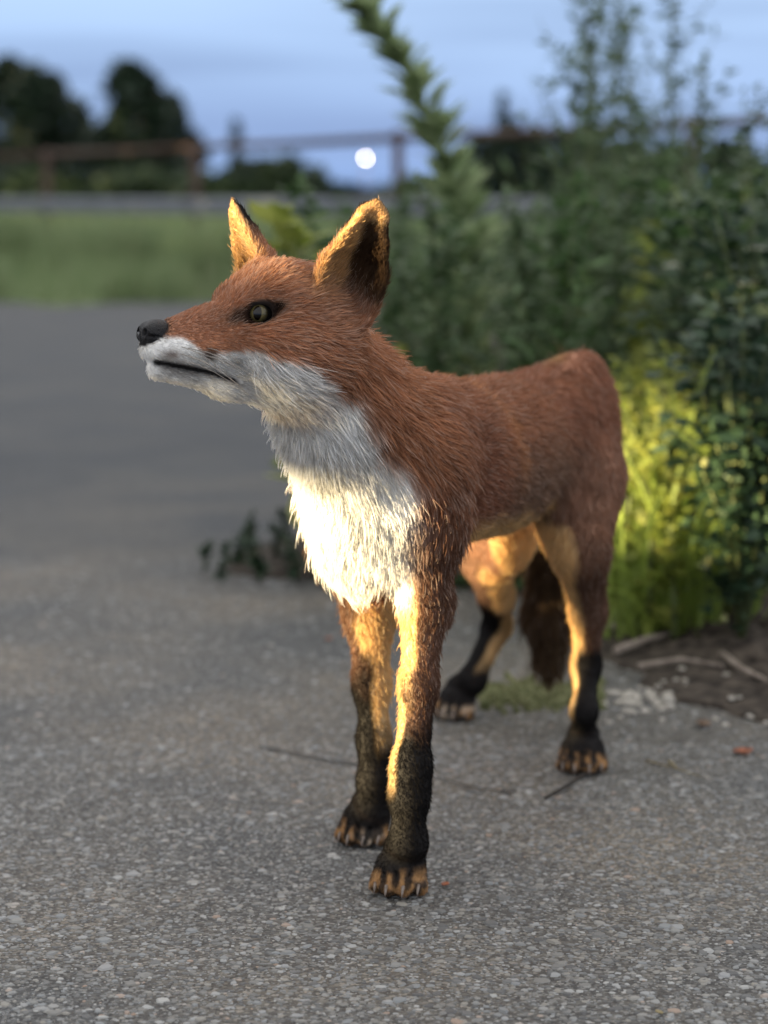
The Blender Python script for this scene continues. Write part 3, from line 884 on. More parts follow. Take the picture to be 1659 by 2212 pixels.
def make_fur(name, count, parent):
    tri = np.concatenate([FQ[:, [0, 1, 2]], FQ[:, [0, 2, 3]]])
    A = 0.5 * np.linalg.norm(np.cross(FV[tri[:, 1]] - FV[tri[:, 0]], FV[tri[:, 2]] - FV[tri[:, 0]]), axis=1)
    hl = HLEN[tri].mean(1)
    dens = np.where(hl > 0.0012, (0.012 / np.maximum(hl, 0.002)) ** 0.55, 0)
    dens *= 1 + 1.3 * np.clip(RW['head'] + RW['cheek'] + RW['ear'], 0, 1)[tri[:, 0]]
    dens *= np.where(FV[tri[:, 0], 1] > 1.95, 0.7, 1.0)
    dens *= np.where(FN[tri[:, 0]][:, 1] > 0.55, 0.30, 1.0)          # the far side needs fewer strands
    pr = A * dens; pr /= pr.sum()
    pick = RNG.choice(len(tri), count, p=pr)
    r1 = np.sqrt(RNG.random(count)); r2 = RNG.random(count)
    bw = np.stack([1 - r1, r1 * (1 - r2), r1 * r2], 1)
    T = tri[pick]
    def interp(a):
        return (a[T] * (bw[:, :, None] if a.ndim == 2 else bw)).sum(1)
    R = interp(FV); N = interp(FN); N /= np.linalg.norm(N, axis=1, keepdims=True)
    L = interp(HLEN); Fl = interp(FLOW); C = interp(FC)
    # colour patches break along single hairs
    L = L * (0.62 + 0.62 * RNG.random(count) ** 1.2)
    guard = (RNG.random(count) < 0.06) & (L > 0.004)
    sleek = interp(np.clip(RW['body'] + RW['thigh'] + RW['head'], 0, 1))
    L = np.where(guard, L * (1.6 - 0.40 * sleek), L) * (1 - 0.22 * interp(np.clip(RW['body'] + RW['thigh'], 0, 1)))
    fl = Fl - N * (Fl * N).sum(1, keepdims=True)
    fl /= (np.linalg.norm(fl, axis=1, keepdims=True) + 1e-6)
    # low-frequency swirl plus a little disorder
    sw = np.stack([vnoise(R, 38, 11) - .5, vnoise(R, 38, 12) - .5, vnoise(R, 38, 13) - .5], 1) * (0.28 + 0.34 * ss(L, 0.004, 0.012))[:, None]
    sw2 = np.stack([vnoise(R, 140, 14) - .5, vnoise(R, 140, 15) - .5, vnoise(R, 140, 16) - .5], 1) * (0.2 + 0.28 * ss(L, 0.004, 0.012))[:, None]
    rnd = RNG.normal(0, 0.16, (count, 3))
    d = fl + sw + sw2 + rnd
    d -= N * (d * N).sum(1, keepdims=True)
    d /= (np.linalg.norm(d, axis=1, keepdims=True) + 1e-6)
    lift = np.clip(0.50 + 0.2 * (vnoise(R, 55, 17) - .5) + RNG.normal(0, 0.10, count) + 0.22 * guard - 0.10 * interp(np.clip(RW['body'] + RW['thigh'], 0, 1)), 0.15, 1.2)
    K = 5
    s = np.linspace(0, 1, K)
    pts = np.zeros((count, K, 3))
    pts[:, 0] = R - N * 0.0006
    for j in range(1, K):
        la = lift * (1.25 - 0.75 * s[j])
        step = d * np.cos(la)[:, None] + N * np.sin(la)[:, None]
        pts[:, j] = pts[:, j - 1] + step * (L / (K - 1))[:, None]
    # clumping: strands lean towards the tip of a neighbouring guide strand
    ng = max(count // 14, 10)
    gi = RNG.choice(count, ng, replace=False)
    kd = KDTree(ng)
    for i, g in enumerate(gi): kd.insert(R[g], i)
    kd.balance()
    near = np.fromiter((kd.find(p)[1] for p in R), np.int64, count)
    gp = pts[gi[near]]
    off = gp - pts
    far = np.linalg.norm(gp[:, 0] - pts[:, 0], axis=1)
    cl = (0.12 + 0.38 * RNG.random(count)) * (far < 0.008) * ss(L, 0.003, 0.009)
    for j in range(1, K):
        pts[:, j] += off[:, j] * (cl * s[j] ** 1.5)[:, None]
    pts[:, :, 2] = np.maximum(pts[:, :, 2], 0.0012)
    cu = bpy.data.hair_curves.new(name)
    cu.add_curves([K] * count)
    P_ = (pts - FOXO).reshape(-1, 3).astype(np.float32)
    cu.attributes['position'].data.foreach_set('vector', P_.ravel())
    rad = np.clip(0.00013 + 0.0000095 * (L * 1000), 0.00013, 0.00032)
    rr = rad[:, None] * np.array([1.0, 1.0, 0.85, 0.6, 0.18])[None]
    ra = cu.attributes.get('radius') or cu.attributes.new('radius', 'FLOAT', 'POINT')
    ra.data.foreach_set('value', rr.astype(np.float32).ravel())
    tone = 1 + RNG.normal(0, 0.16, count)
    base = np.clip(C * tone[:, None], 0.003, 0.92)
    lum = base.mean(1)
    pale = (RNG.random(count) < 0.22 + 0.22 * interp(np.clip(RW['head'] + RW['cheek'], 0, 1))) & (lum > 0.06) & (lum < 0.4)
    tip = base * 1.12
    tip[pale] = tip[pale] * 0.45 + np.array([0.62, 0.50, 0.42]) * 0.55
    dark = (RNG.random(count) < 0.10) & (lum > 0.06) & (lum < 0.4)
    tip[dark] *= 0.45
    cols = np.ones((count, K, 4), np.float32)
    for j in range(K):
        w = s[j] ** 1.3
        cols[:, j, :3] = np.clip(base * (1 - w) + tip * w, 0, 0.92)
    ca = cu.attributes.new('hcol', 'FLOAT_COLOR', 'POINT')
    ca.data.foreach_set('color', cols.ravel())
    cu.materials.append(mat_fur)
    o = bpy.data.objects.new(name, cu)
    return link(o, parent)
fur = make_fur('fur', FUR_COUNT, fox)
fur['kind'] = 'stuff'

# nose leather
NP = PRIMS; PRIMS = []
ell(H(0.0085, 0, 0.0000), (HF, HL, UP), (0.0104, 0.0110, 0.0088), 0.004)
for s in (1, -1):
    ell(H(0.0040, 0.0060 * s, -0.0020), (HF, HL, UP), (0.0074, 0.0066, 0.0074), 0.004)
cone(H(0.001, 0, -0.006), H(0.0022, 0, -0.0175), 0.0030, 0.0020, 0.004)
for s in (1, -1):
    cone(H(-0.004, 0.0056 * s, -0.0002), H(0.006, 0.0085 * s, -0.0015), 0.0027, 0.0022, 0.0012, op='sub')
    cone(H(0.000, 0.0098 * s, -0.0020), H(0.007, 0.0135 * s, -0.0042), 0.0014, 0.0009, 0.001, op='sub')
cone(H(-0.004, 0, 0.000), H(0.000, 0, -0.017), 0.0007, 0.0008, 0.001, op='sub')
nv, nq = sdf_mesh(PRIMS, H(0.009, 0, -0.002) - 0.026, H(0.009, 0, -0.002) + 0.026, 0.0006)
PRIMS = NP
nv = relax(nv, nq, 2, 0.4)
mat_nose = simple_mat('nose_leather', (0.012, 0.012, 0.014), 0.5, 0.4, 900, 0.28, bump=0.5)
obj('nose', mesh_np('nose', nv - FOXO, nq, mat_nose), fox)

# eyes
def iris_material():
    m, nt, b = new_mat('fox_eye')
    tc = nt.nodes.new('ShaderNodeTexCoord')
    sep = nt.nodes.new('ShaderNodeSeparateXYZ')
    nt.links.new(tc.outputs['Object'], sep.inputs[0])
    def math_(op, a, b_=None):
        n = nt.nodes.new('ShaderNodeMath'); n.operation = op
        for i, x in enumerate((a, b_)):
            if x is None: continue
            if isinstance(x, (int, float)): n.inputs[i].default_value = x
            else: nt.links.new(x, n.inputs[i])
        return n.outputs[0]
    x = sep.outputs['X']; y = sep.outputs['Y']
    rr = math_('SQRT', math_('ADD', math_('MULTIPLY', x, x), math_('MULTIPLY', y, y)))
    yp = math_('MULTIPLY', y, 0.62)
    rp = math_('SQRT', math_('ADD', math_('MULTIPLY', x, x), math_('MULTIPLY', yp, yp)))
    ri = nt.nodes.new('ShaderNodeValToRGB')
    e = ri.color_ramp.elements
    e[0].position = 0.0; e[0].color = (0.055, 0.046, 0.018, 1)
    e[1].position = 1.0; e[1].color = (0.004, 0.004, 0.004, 1)
    k = e.new(0.40); k.color = (0.095, 0.080, 0.032, 1)
    k = e.new(0.66); k.color = (0.030, 0.026, 0.012, 1)
    k = e.new(0.76); k.color = (0.005, 0.005, 0.005, 1)
    nt.links.new(math_('DIVIDE', rr, 0.0090), ri.inputs['Fac'])
    pu = nt.nodes.new('ShaderNodeValToRGB')
    pu.color_ramp.elements[0].position = 0.32; pu.color_ramp.elements[0].color = (0, 0, 0, 1)
    pu.color_ramp.elements[1].position = 0.37; pu.color_ramp.elements[1].color = (1, 1, 1, 1)
    nt.links.new(math_('DIVIDE', rp, 0.0090), pu.inputs['Fac'])
    mx = nt.nodes.new('ShaderNodeMix'); mx.data_type = 'RGBA'; mx.blend_type = 'MULTIPLY'; mx.inputs['Factor'].default_value = 1
    nt.links.new(ri.outputs['Color'], mx.inputs['A']); nt.links.new(pu.outputs['Color'], mx.inputs['B'])
    nt.links.new(mx.outputs['Result'], b.inputs['Base Color'])
    b.inputs['Roughness'].default_value = 0.08
    b.inputs['Specular IOR Level'].default_value = 0.25
    b.inputs['Coat Weight'].default_value = 0.15
    b.inputs['Coat Roughness'].default_value = 0.03
    return m
mat_eye = iris_material()
for s in (1, -1):
    bm = bmesh.new()
    bmesh.ops.create_uvsphere(bm, u_segments=32, v_segments=20, radius=0.0092)
    for vtx in bm.verts:
        if vtx.co.z > 0.0055: vtx.co.z += (vtx.co.z - 0.0055) * 0.25      # the clear bulge of the cornea
    me = bpy.data.meshes.new('eye'); bm.to_mesh(me); bm.free()
    me.polygons.foreach_set('use_smooth', [True] * len(me.polygons))
    me.materials.append(mat_eye)
    e = obj('eye', me, fox)
    e.location = EYE_C[s] - unit(hv(-0.55, 0.80 * s, 0.22)) * 0.0010 - FOXO
    look = Vector(unit(hv(-0.62, 0.74 * s, 0.22)))
    e.rotation_euler = look.to_track_quat('Z', 'Y').to_euler()

# claws
mat_claw = simple_mat('claw_horn', (0.16, 0.13, 0.11), 0.45, 0.3, 300)
for tip, f, s in CLAWS:
    m = MB()
    a = tip - f * 0.003 + UP * 0.002
    pts = [a, a + f * 0.004 + UP * 0.0006, a + f * 0.0075 - UP * 0.0022]
    e = pts[2] + f * 0.0022 - UP * 0.0042
    e[2] = max(e[2], 0.0008)
    pts.append(e)
    m.tube([q - FOXO for q in pts], [0.0016, 0.0015, 0.0011, 0.0004], 6)
    m.build('claw', mat_claw, fox)

# whiskers
mat_wh = simple_mat('whisker', (0.30, 0.27, 0.24), 0.4)
for s in (1, -1):
    for j in range(9):
        r0 = H(0.020 + 0.0045 * (j % 4), 0.0175 * s, -0.010 - 0.004 * (j // 4) - 0.001 * (j % 3))
        d = unit(hv(0.75 + 0.1 * random.random(), (0.55 + 0.12 * random.random()) * s, -0.10 - 0.22 * random.random()))
        Ln = 0.040 + 0.025 * random.random()
        pts = [r0 + d * Ln * t - UP * 0.018 * t * t for t in (0, .25, .5, .75, 1)]
        m = MB(); m.tube([q - FOXO for q in pts], [0.00026, 0.00024, 0.0002, 0.00014, 0.00006], 4)
        m.build('whisker', mat_wh, fox)
# ------------------------------------------------------------------ plants on the verge
mat_weed = leaf_mat('weed_leaf', (0.040, 0.082, 0.028), (0.082, 0.145, 0.050), 0.38)
mat_weed2 = leaf_mat('mugwort_leaf', (0.052, 0.092, 0.042), (0.110, 0.160, 0.078), 0.38)
mat_stalk = simple_mat('weed_stem', (0.085, 0.110, 0.040), 0.7, 0.35, 30)
mat_dark = leaf_mat('shrub_leaf', (0.014, 0.036, 0.018), (0.034, 0.066, 0.034), 0.2)
mat_blade = leaf_mat('grass_blade', (0.170, 0.260, 0.050), (0.290, 0.360, 0.085), 0.50)
mat_olive = leaf_mat('sorrel_leaf', (0.200, 0.255, 0.045), (0.310, 0.330, 0.085), 0.50)
mat_feather = leaf_mat('feathery_leaf', (0.230, 0.310, 0.150), (0.320, 0.390, 0.220), 0.5)
mat_berry = simple_mat('berry', (0.20, 0.21, 0.08), 0.5)
mat_petal = leaf_mat('white_petal', (0.60, 0.60, 0.52), (0.75, 0.75, 0.66), 0.4)

def leaf_geo(m, base, d, up, length, width, droop=0.3, fold=0.0):
    """A pointed leaf of three bent sections."""
    d = unit(d); s = unit(np.cross(d, up)); n = np.cross(s, d)
    ws = (0.25, 1.0, 0.8, 0.05); v = []
    for i, t in enumerate((0.0, 0.35, 0.68, 1.0)):
        c = base + d * length * t - np.array([0, 0, 1]) * droop * length * t * t + n * 0.03 * length * math.sin(t * 3)
        w = width * 0.5 * ws[i]
        v += [c - s * w, c + s * w]
    m.add(v, [(0, 1, 3, 2), (2, 3, 5, 4), (4, 5, 7, 6)])

def weed_mesh(seed, height, n_leaf, leaf_len, leaf_w, branch=6, top_sparse=0.0, lean=0.06, start=0.05):
    """Stem and leaves of an upright weed, as two meshes."""
    r = np.random.default_rng(seed)
    a = r.random() * 6.28
    ld = np.array([math.cos(a), math.sin(a), 0]) * lean * height
    st = MB(); lf = MB()
    spine = [np.array([0, 0, 0]) + ld * t * t + np.array([0, 0, height * t]) for t in np.linspace(0, 1, 7)]
    st.tube(spine, list(np.linspace(0.0042, 0.0010, 7) * (0.6 + height)), 5)
    tips = []
    for k in range(branch):
        t = 0.2 + 0.7 * k / max(branch, 1) + 0.05 * r.random()
        b0 = ld * t * t + np.array([0, 0, height * t]); an = k * 2.4 + r.random()
        dr = np.array([math.cos(an) * 0.55, math.sin(an) * 0.55, 0.85]); L = height * (0.34 * (1 - t) + 0.10)
        p1 = b0 + dr * L * 0.5; p2 = b0 + dr * L + np.array([0, 0, 0.1 * L])
        st.tube([b0, p1, p2], [0.0016, 0.0012, 0.0006], 4)
        tips.append((b0, p1, p2))
    for k in range(n_leaf):
        if r.random() < 0.55 and tips:
            b0, p1, p2 = tips[r.integers(len(tips))]
            t = r.random(); b = b0 * (1 - t) + p2 * t; hz = b[2] / height
        else:
            t = start + (1 - start) * r.random(); b = ld * t * t + np.array([0, 0, height * t]); hz = t
        an = r.random() * 6.28; el = r.normal(0.35, 0.35)
        d = np.array([math.cos(an) * math.cos(el), math.sin(an) * math.cos(el), math.sin(el)])
        sc = (0.55 + 0.6 * r.random()) * (1.0 - 0.45 * hz * (1 + top_sparse))
        leaf_geo(lf, b, d, np.array([0, 0, 1.0]) + 0.5 * r.normal(size=3), leaf_len * sc, leaf_w * sc, 0.35 * r.random())
    return st, lf

def plant_proto(name, st, lf, smat, lmat):
    return st.mesh('stem', smat), lf.mesh('foliage', lmat, smooth=False)

def place_plant(name, meshes, loc, rz, sc, label, cat, group=None, tilt=(0, 0)):
    o = empty(name, loc, rz)
    o.rotation_euler = (tilt[0], tilt[1], rz)
    o.scale = (sc, sc, sc)
    tag(o, label, cat, group)
    obj('stem', meshes[0], o); obj('foliage', meshes[1], o)
    return o

PROTO = []
for sd in range(7):
    st, lf = weed_mesh(100 + sd, 0.62, 330, 0.062, 0.020, 9, lean=0.10)
    PROTO.append((st.mesh('stem', mat_stalk), lf.mesh('foliage', mat_weed if sd % 2 else mat_weed2, smooth=False)))
AIRY = []
for sd in range(4):
    st, lf = weed_mesh(200 + sd, 1.0, 330, 0.060, 0.020, 14, top_sparse=0.0, lean=0.07, start=0.15)
    AIRY.append((st.mesh('stem', mat_stalk), lf.mesh('foliage', mat_weed2, smooth=False)))
BROAD = []
for sd in range(3):
    st, lf = weed_mesh(300 + sd, 0.42, 130, 0.095, 0.036, 5, lean=0.12)
    BROAD.append((st.mesh('stem', mat_stalk), lf.mesh('foliage', mat_olive if sd == 1 else mat_weed, smooth=False)))

def weed_label(pr, Y):
    tone = 'fresh green' if pr[1].materials[0] is mat_weed else 'greyish green'
    where, grp = (('at the front edge of the thicket', 'front') if Y < 3.5 else ('in the middle of the thicket', 'middle') if Y < 5.2 else ('at the back of the thicket near the fence', 'back'))
    return '%s leafy weed %s' % (tone, where), 'weed', '%s weeds, thicket %s' % (tone, grp)
def top_height(px, py, Y):
    return P(px, py, Y)[2]
outline_x = [560, 620, 700, 820, 860, 1000, 1100, 1180, 1300, 1450, 1560, 1659, 1750]
outline_y = [560, 450, 440, 500, 450, 480, 480, 470, 455, 440, 420, 400, 390]
random.seed(21)
count = 0
for Y in np.concatenate([np.linspace(3.0, 4.4, 8), np.linspace(4.7, 9.5, 9)]):
    x0 = max(edge_x(Y) + 0.05, -0.058 * Y + 0.06)
    x1 = 0.172 * Y + 0.15
    step = 0.135 if Y < 4.5 else 0.20
    X = x0 + step * random.random()
    while X < x1:
        px = 829.5 + X / Y * FOCAL * 0.99
        ty = np.interp(px, outline_x, outline_y) + random.uniform(-40, 90)
        h = top_height(px, ty, Y)
        h = min(max(h, 0.18), 1.3)
        pick = random.random()
        kind = BROAD if (pick < 0.16 and Y < 4.5) else PROTO
        pr = random.choice(kind)
        ph = 0.42 if kind is BROAD else 0.62
        if kind is BROAD:
            h = min(h, 0.5)
            place_plant('broadleaf_weed', pr, (X, Y, ground_z(X, Y)), random.uniform(0, 6.28), h / ph, 'low broad-leaved green weed among the taller weeds behind the fox', 'weed', 'broad-leaved weeds in the thicket')
        else:
            place_plant('tall_weed', pr, (X, Y, ground_z(X, Y)), random.uniform(0, 6.28), h / ph * random.uniform(0.95, 1.1), *weed_label(pr, Y))
        count += 1
        X += step * random.uniform(0.7, 1.35)
# tall airy stalks against the sky
for px, ty, Y in ((1205, 90, 4.3), (1250, -20, 4.7), (1290, -60, 4.6), (1340, 30, 4.9), (1390, -20, 5.0), (1440, -10, 4.4), (1490, 150, 4.2), (1575, 220, 3.9), (1255, 230, 4.0), (1640, 300, 3.7), (1530, 280, 4.4), (1400, 200, 4.1)):
    X = P(px, 400, Y)[0]
    h = top_height(px, ty, Y)
    place_plant('airy_weed', AIRY[(px // 7) % 4], (X, Y, ground_z(X, Y)), random.uniform(0, 6.28), h, 'tall airy weed stalk with sparse leaves rising above the thicket', 'weed', 'tall airy weeds above the thicket')
# the leaning feathery stalk beside the near ear
st = MB(); lf = MB(); r = np.random.default_rng(5)
bp_ = [P(1035, 830, 3.8), P(1010, 600, 3.78), P(985, 430, 3.75), P(935, 270, 3.7), P(870, 140, 3.66), P(800, 40, 3.62), P(768, 10, 3.6)]
b0 = bp_[0].copy(); b0[2] = ground_z(b0[0], b0[1])
sp = [b0] + bp_
sp = [q - b0 for q in sp]
st.tube(sp, list(np.linspace(0.006, 0.0012, len(sp))), 6)
for k in range(430):
    t = r.random() ** 0.8 * (len(sp) - 1.01); i = int(t); fr = t - i
    q = sp[i] * (1 - fr) + sp[i + 1] * fr; al = unit(sp[i + 1] - sp[i])
    an = r.random() * 6.28
    d = al * 0.7 + np.array([math.cos(an), math.sin(an), 0.2]) * 0.75
    L = (0.130 - 0.090 * t / len(sp)) * (0.6 + 0.6 * r.random())
    leaf_geo(lf, q, d, np.array([0, 0, 1.0]) + 0.4 * r.normal(size=3), L, L * 0.20, 0.25)
place_plant('leaning_weed', (st.mesh('stem', mat_stalk), lf.mesh('foliage', mat_feather, smooth=False)), b0, 0, 1.0, 'single tall feathery weed stalk leaning over behind the fox\'s dark ear', 'weed')

# white flower heads here and there in the thicket
for px, py, Y in ((1462, 570, 3.1), (1458, 432, 3.6), (1640, 532, 2.9), (1615, 610, 2.9)):
    c = P(px, py, Y)
    gz = ground_z(c[0], Y)
    o = empty('white_flower', (c[0], c[1], gz)); tag(o, 'small white flower head on a thin stalk in the thicket', 'flower', 'white flowers in the thicket')
    m = MB(); z = c[2] - gz
    m.tube([(0, 0, 0), (0.01, 0.005, z * 0.5), (0, 0, z)], [0.002, 0.0016, 0.001], 5); m.build('stem', mat_stalk, o)
    m = MB()
    for k in range(26):
        an = k * 2.4; rr = 0.016 * math.sqrt(k / 26)
        b = np.array([math.cos(an) * rr, math.sin(an) * rr, z - rr * 0.3])
        leaf_geo(m, b, np.array([math.cos(an), math.sin(an), 0.6]), np.array([0, 0, 1.0]), 0.008, 0.007, 0.2)
    m.build('petals', mat_petal, o, smooth=False)

# broad grass blades in the light beside the rump: every blade is a part
def blade_mesh(seed, L, w, arch):
    r = np.random.default_rng(seed); m = MB(); v = []; n = 7
    for i in range(n):
        t = i / (n - 1)
        x = L * (0.55 * t + 0.35 * t * t) * arch; z = L * (t * 0.95 - arch * 0.62 * t * t)
        ww = w * 0.5 * (0.55 + 0.6 * t) * (1 - t ** 3) + 0.0002
        v += [(x, -ww, z + 0.25 * ww), (x, 0, z - 0.15 * ww), (x, ww, z + 0.25 * ww)]
    fs = []
    for i in range(n - 1):
        a = i * 3
        fs += [(a, a + 1, a + 4, a + 3), (a + 1, a + 2, a + 5, a + 4)]
    m.add(v, fs)
    return m.mesh('blade', mat_blade)
BL = [blade_mesh(k, 0.20 + 0.035 * k, 0.008 + 0.0016 * (k % 4), 0.35 + 0.14 * (k % 5)) for k in range(9)]
def grass_clump(px, py, n, sc, label, Y=None):
    c = G(px, py) if Y is None else np.array([P(px, py, Y)[0], Y, 0])
    gz = ground_z(c[0], c[1])
    o = empty('grass_clump', (c[0], c[1], gz)); tag(o, label, 'grass', 'broad grass clumps on the verge')
    for k in range(n):
        b = bpy.data.objects.new('blade', BL[random.randrange(len(BL))]); link(b, o)
        b.location = (random.gauss(0, 0.018), random.gauss(0, 0.018), -0.004)
        b.rotation_euler = (random.gauss(0, 0.12), random.gauss(0, 0.12), random.uniform(0, 6.28))
        s = sc * random.uniform(0.7, 1.25); b.scale = (s, s, s)
grass_clump(1372, 1385, 34, 0.85, 'sunlit clump of broad grass blades right beside the fox\'s rump')
grass_clump(1445, 1372, 36, 0.92, 'clump of broad arching grass between rump clump and dark shrub')
grass_clump(1330, 1330, 26, 0.85, 'grass clump growing behind the fox\'s near hind leg')
grass_clump(1500, 1400, 24, 0.95, 'short grass clump at the soil edge under the dark shrub')
grass_clump(1600, 1375, 24, 0.9, 'broad grass clump rooted inside the dark berry shrub')

# sunlit leafy sorrel beside the rump
for px, py, sc, lab in ((1400, 1392, 0.92, 'bright yellow-green small-leaved plant rooted at the soil edge by the rump'), (1345, 1360, 0.95, 'yellow-green plant rising between near hind leg and grass clump'), (1455, 1405, 0.80, 'low yellow-green plant in front of the arching grass'), (1420, 1345, 0.95, 'bright yellow-green leafy plant glowing in the sun beside the rump'), (1372, 1330, 0.88, 'sunlit small-leaved plant half hidden behind the rump'), (1625, 1350, 0.80, 'sunlit yellow-green plant at the foot of the dark shrub'), (1480, 1330, 0.75, 'low yellow-green plant between grass and the dark shrub')):
    c = G(px, py)
    st, lf = weed_mesh(int(px), 0.36, 200, 0.045, 0.018, 7, lean=0.1)
    place_plant('sorrel', (st.mesh('stem', mat_stalk), lf.mesh('foliage', mat_olive, smooth=False)), (c[0], c[1], ground_z(c[0], c[1])), px, sc, lab, 'plant')

# dark shrub with small pale berries at the right
def shrub(px, py, h, wdt, seed, label, nleaf=1500):
    c = G(px, py); r = np.random.default_rng(seed)
    o = empty('berry_shrub', (c[0], c[1], ground_z(c[0], c[1]))); tag(o, label, 'shrub')
    st = MB(); lf = MB(); tips = []
    for k in range(16):
        an = r.random() * 6.28; sp_ = wdt * (0.25 + 0.75 * r.random())
        e = np.array([math.cos(an) * sp_, math.sin(an) * sp_ * 0.8, h * (0.45 + 0.55 * r.random())])
        mid = e * np.array([0.35, 0.35, 0.6])
        st.tube([np.zeros(3), mid, e], [0.004, 0.0026, 0.001], 5)
        for t in np.linspace(0.25, 1, 9):
            q = mid * (2 * t) if t < .5 else mid + (e - mid) * (2 * t - 1)
            tips.append(q)
    for k in range(nleaf):
        b = tips[r.integers(len(tips))] + r.normal(0, 0.022, 3); b[2] = max(b[2], 0.02)
        d = r.normal(size=3); d[2] = abs(d[2]) * 0.4
        L = 0.024 * (0.6 + 0.7 * r.random())
        leaf_geo(lf, b, d, np.array([0, 0, 1.0]) + 0.6 * r.normal(size=3), L, L * 0.5, 0.3)
    st.build('stem', mat_stalk, o); lf.build('foliage', mat_dark, o, smooth=False)
    for k in range(9):
        b = tips[r.integers(len(tips))] + r.normal(0, 0.028, 3); b[2] = max(b[2], 0.03)
        bm = bmesh.new(); bmesh.ops.create_icosphere(bm, subdivisions=1, radius=0.0042 * (0.7 + 0.6 * r.random()))
        for v in bm.verts: v.co.z *= 1.25
        me = bpy.data.meshes.new('berry'); bm.to_mesh(me); bm.free(); me.materials.append(mat_berry)
        q = obj('berry', me, o); q.location = b
shrub(1600, 1420, 0.40, 0.10, 61, 'dark small-leaved shrub dotted with pale berries at the edge of the soil')
shrub(1660, 1330, 0.56, 0.14, 62, 'taller dark shrub standing behind the berry-dotted low shrub', 1700)
shrub(1540, 1290, 0.40, 0.09, 63, 'small dark shrub between the grass clumps and the taller shrub', 1100)

# low weeds at the asphalt's edge left of the chest and behind the legs
for px, py, h in ((440, 1235, 0.045), (480, 1255, 0.055), (520, 1225, 0.06), (560, 1255, 0.065), (600, 1215, 0.06), (640, 1258, 0.06), (680, 1230, 0.06), (700, 1268, 0.06), (540, 1180, 0.05), (620, 1165, 0.05), (690, 1185, 0.05), (960, 1275, 0.10), (1030, 1270, 0.12), (1100, 1280, 0.11), (1175, 1290, 0.16), (1240, 1300, 0.2)):
    c = G(px, py)
    st, lf = weed_mesh(px, 0.10, 90, 0.034, 0.016, 4, lean=0.3)
    place_plant('creeping_weed', (st.mesh('stem', mat_stalk), lf.mesh('foliage', mat_weed if px > 800 else mat_dark, smooth=False)), (c[0], c[1], 0.0), px, h / 0.10,
                'low dark creeping weed at the asphalt edge before the thicket' if px < 800 else 'low green weed seen between the fox\'s legs', 'weed', 'creeping weeds by the asphalt' if px < 800 else 'low weeds behind the legs')

# ------------------------------------------------------------------ litter on the ground
mat_pebble = simple_mat('pebble', (0.26, 0.245, 0.21), 0.7, scale=90, col2=(0.42, 0.40, 0.36), bump=0.4)
mat_moss = leaf_mat('moss', (0.100, 0.115, 0.045), (0.200, 0.205, 0.100), 0.2, 0.9)
mat_wood = simple_mat('dead_wood', (0.16, 0.13, 0.105), 0.85, scale=70, col2=(0.30, 0.255, 0.215), bump=0.6)
mat_wood2 = simple_mat('dark_twig', (0.02, 0.015, 0.012), 0.85, 0.4, 90)
mat_straw = simple_mat('straw', (0.22, 0.18, 0.09), 0.7, 0.3, 60)
mat_orange = simple_mat('fallen_leaf', (0.23, 0.075, 0.035), 0.7, 0.35, 160)
mat_brown = simple_mat('brown_leaf', (0.10, 0.06, 0.035), 0.8, 0.35, 160)

m = MB()
for k in range(900):
    px = random.uniform(1040, 1300); py = 1508 + random.gauss(0, 13) - 0.02 * (px - 1040)
    c = G(px, py); r_ = random.uniform(0.002, 0.0065); z0 = -0.001
    n = 5; v = [(c[0] + r_ * math.cos(6.28 * i / n) * random.uniform(.8, 1.2), c[1] + r_ * math.sin(6.28 * i / n), z0) for i in range(n)]
    v += [(c[0] + 0.55 * r_ * math.cos(6.28 * i / n + .4), c[1] + 0.55 * r_ * math.sin(6.28 * i / n + .4), r_ * random.uniform(.6, 1.3)) for i in range(n)]
    m.add(v, [(i, (i + 1) % n, n + (i + 1) % n, n + i) for i in range(n)] + [tuple(range(n, 2 * n))])
tag(m.build('moss', mat_moss, smooth=False), 'cushiony green moss along the joint behind the hind paws', 'moss', kind='stuff')

def pebble(loc, r_):
    bm = bmesh.new(); bmesh.ops.create_icosphere(bm, subdivisions=2, radius=1.0)
    ax = (random.uniform(.8, 1.3), random.uniform(.7, 1.0), random.uniform(.45, .7))
    for v in bm.verts:
        k = 1 + 0.18 * math.sin(3 * v.co.x + loc[0] * 900) * math.cos(4 * v.co.y + 2 * v.co.z)
        v.co = Vector((v.co.x * ax[0], v.co.y * ax[1], v.co.z * ax[2])) * r_ * k
    me = bpy.data.meshes.new('pebble'); bm.to_mesh(me); bm.free()
    me.polygons.foreach_set('use_smooth', [True] * len(me.polygons)); me.materials.append(mat_pebble)
    o = obj('pebble', me); o.location = (loc[0], loc[1], ground_z(loc[0], loc[1]) + 0.25 * r_); o.rotation_euler = (0, 0, random.uniform(0, 6.28))
    tag(o, 'small rounded pale pebble lying at the soil edge behind the near hind paw', 'pebble', 'pebbles at the soil edge')
for k in range(34):
    pebble(G(random.uniform(1295, 1450), random.gauss(1512, 16)), random.uniform(0.003, 0.0075))
for k in range(30):
    pebble(G(random.uniform(1300, 1680), random.uniform(1440, 1590)), random.uniform(0.002, 0.0045))

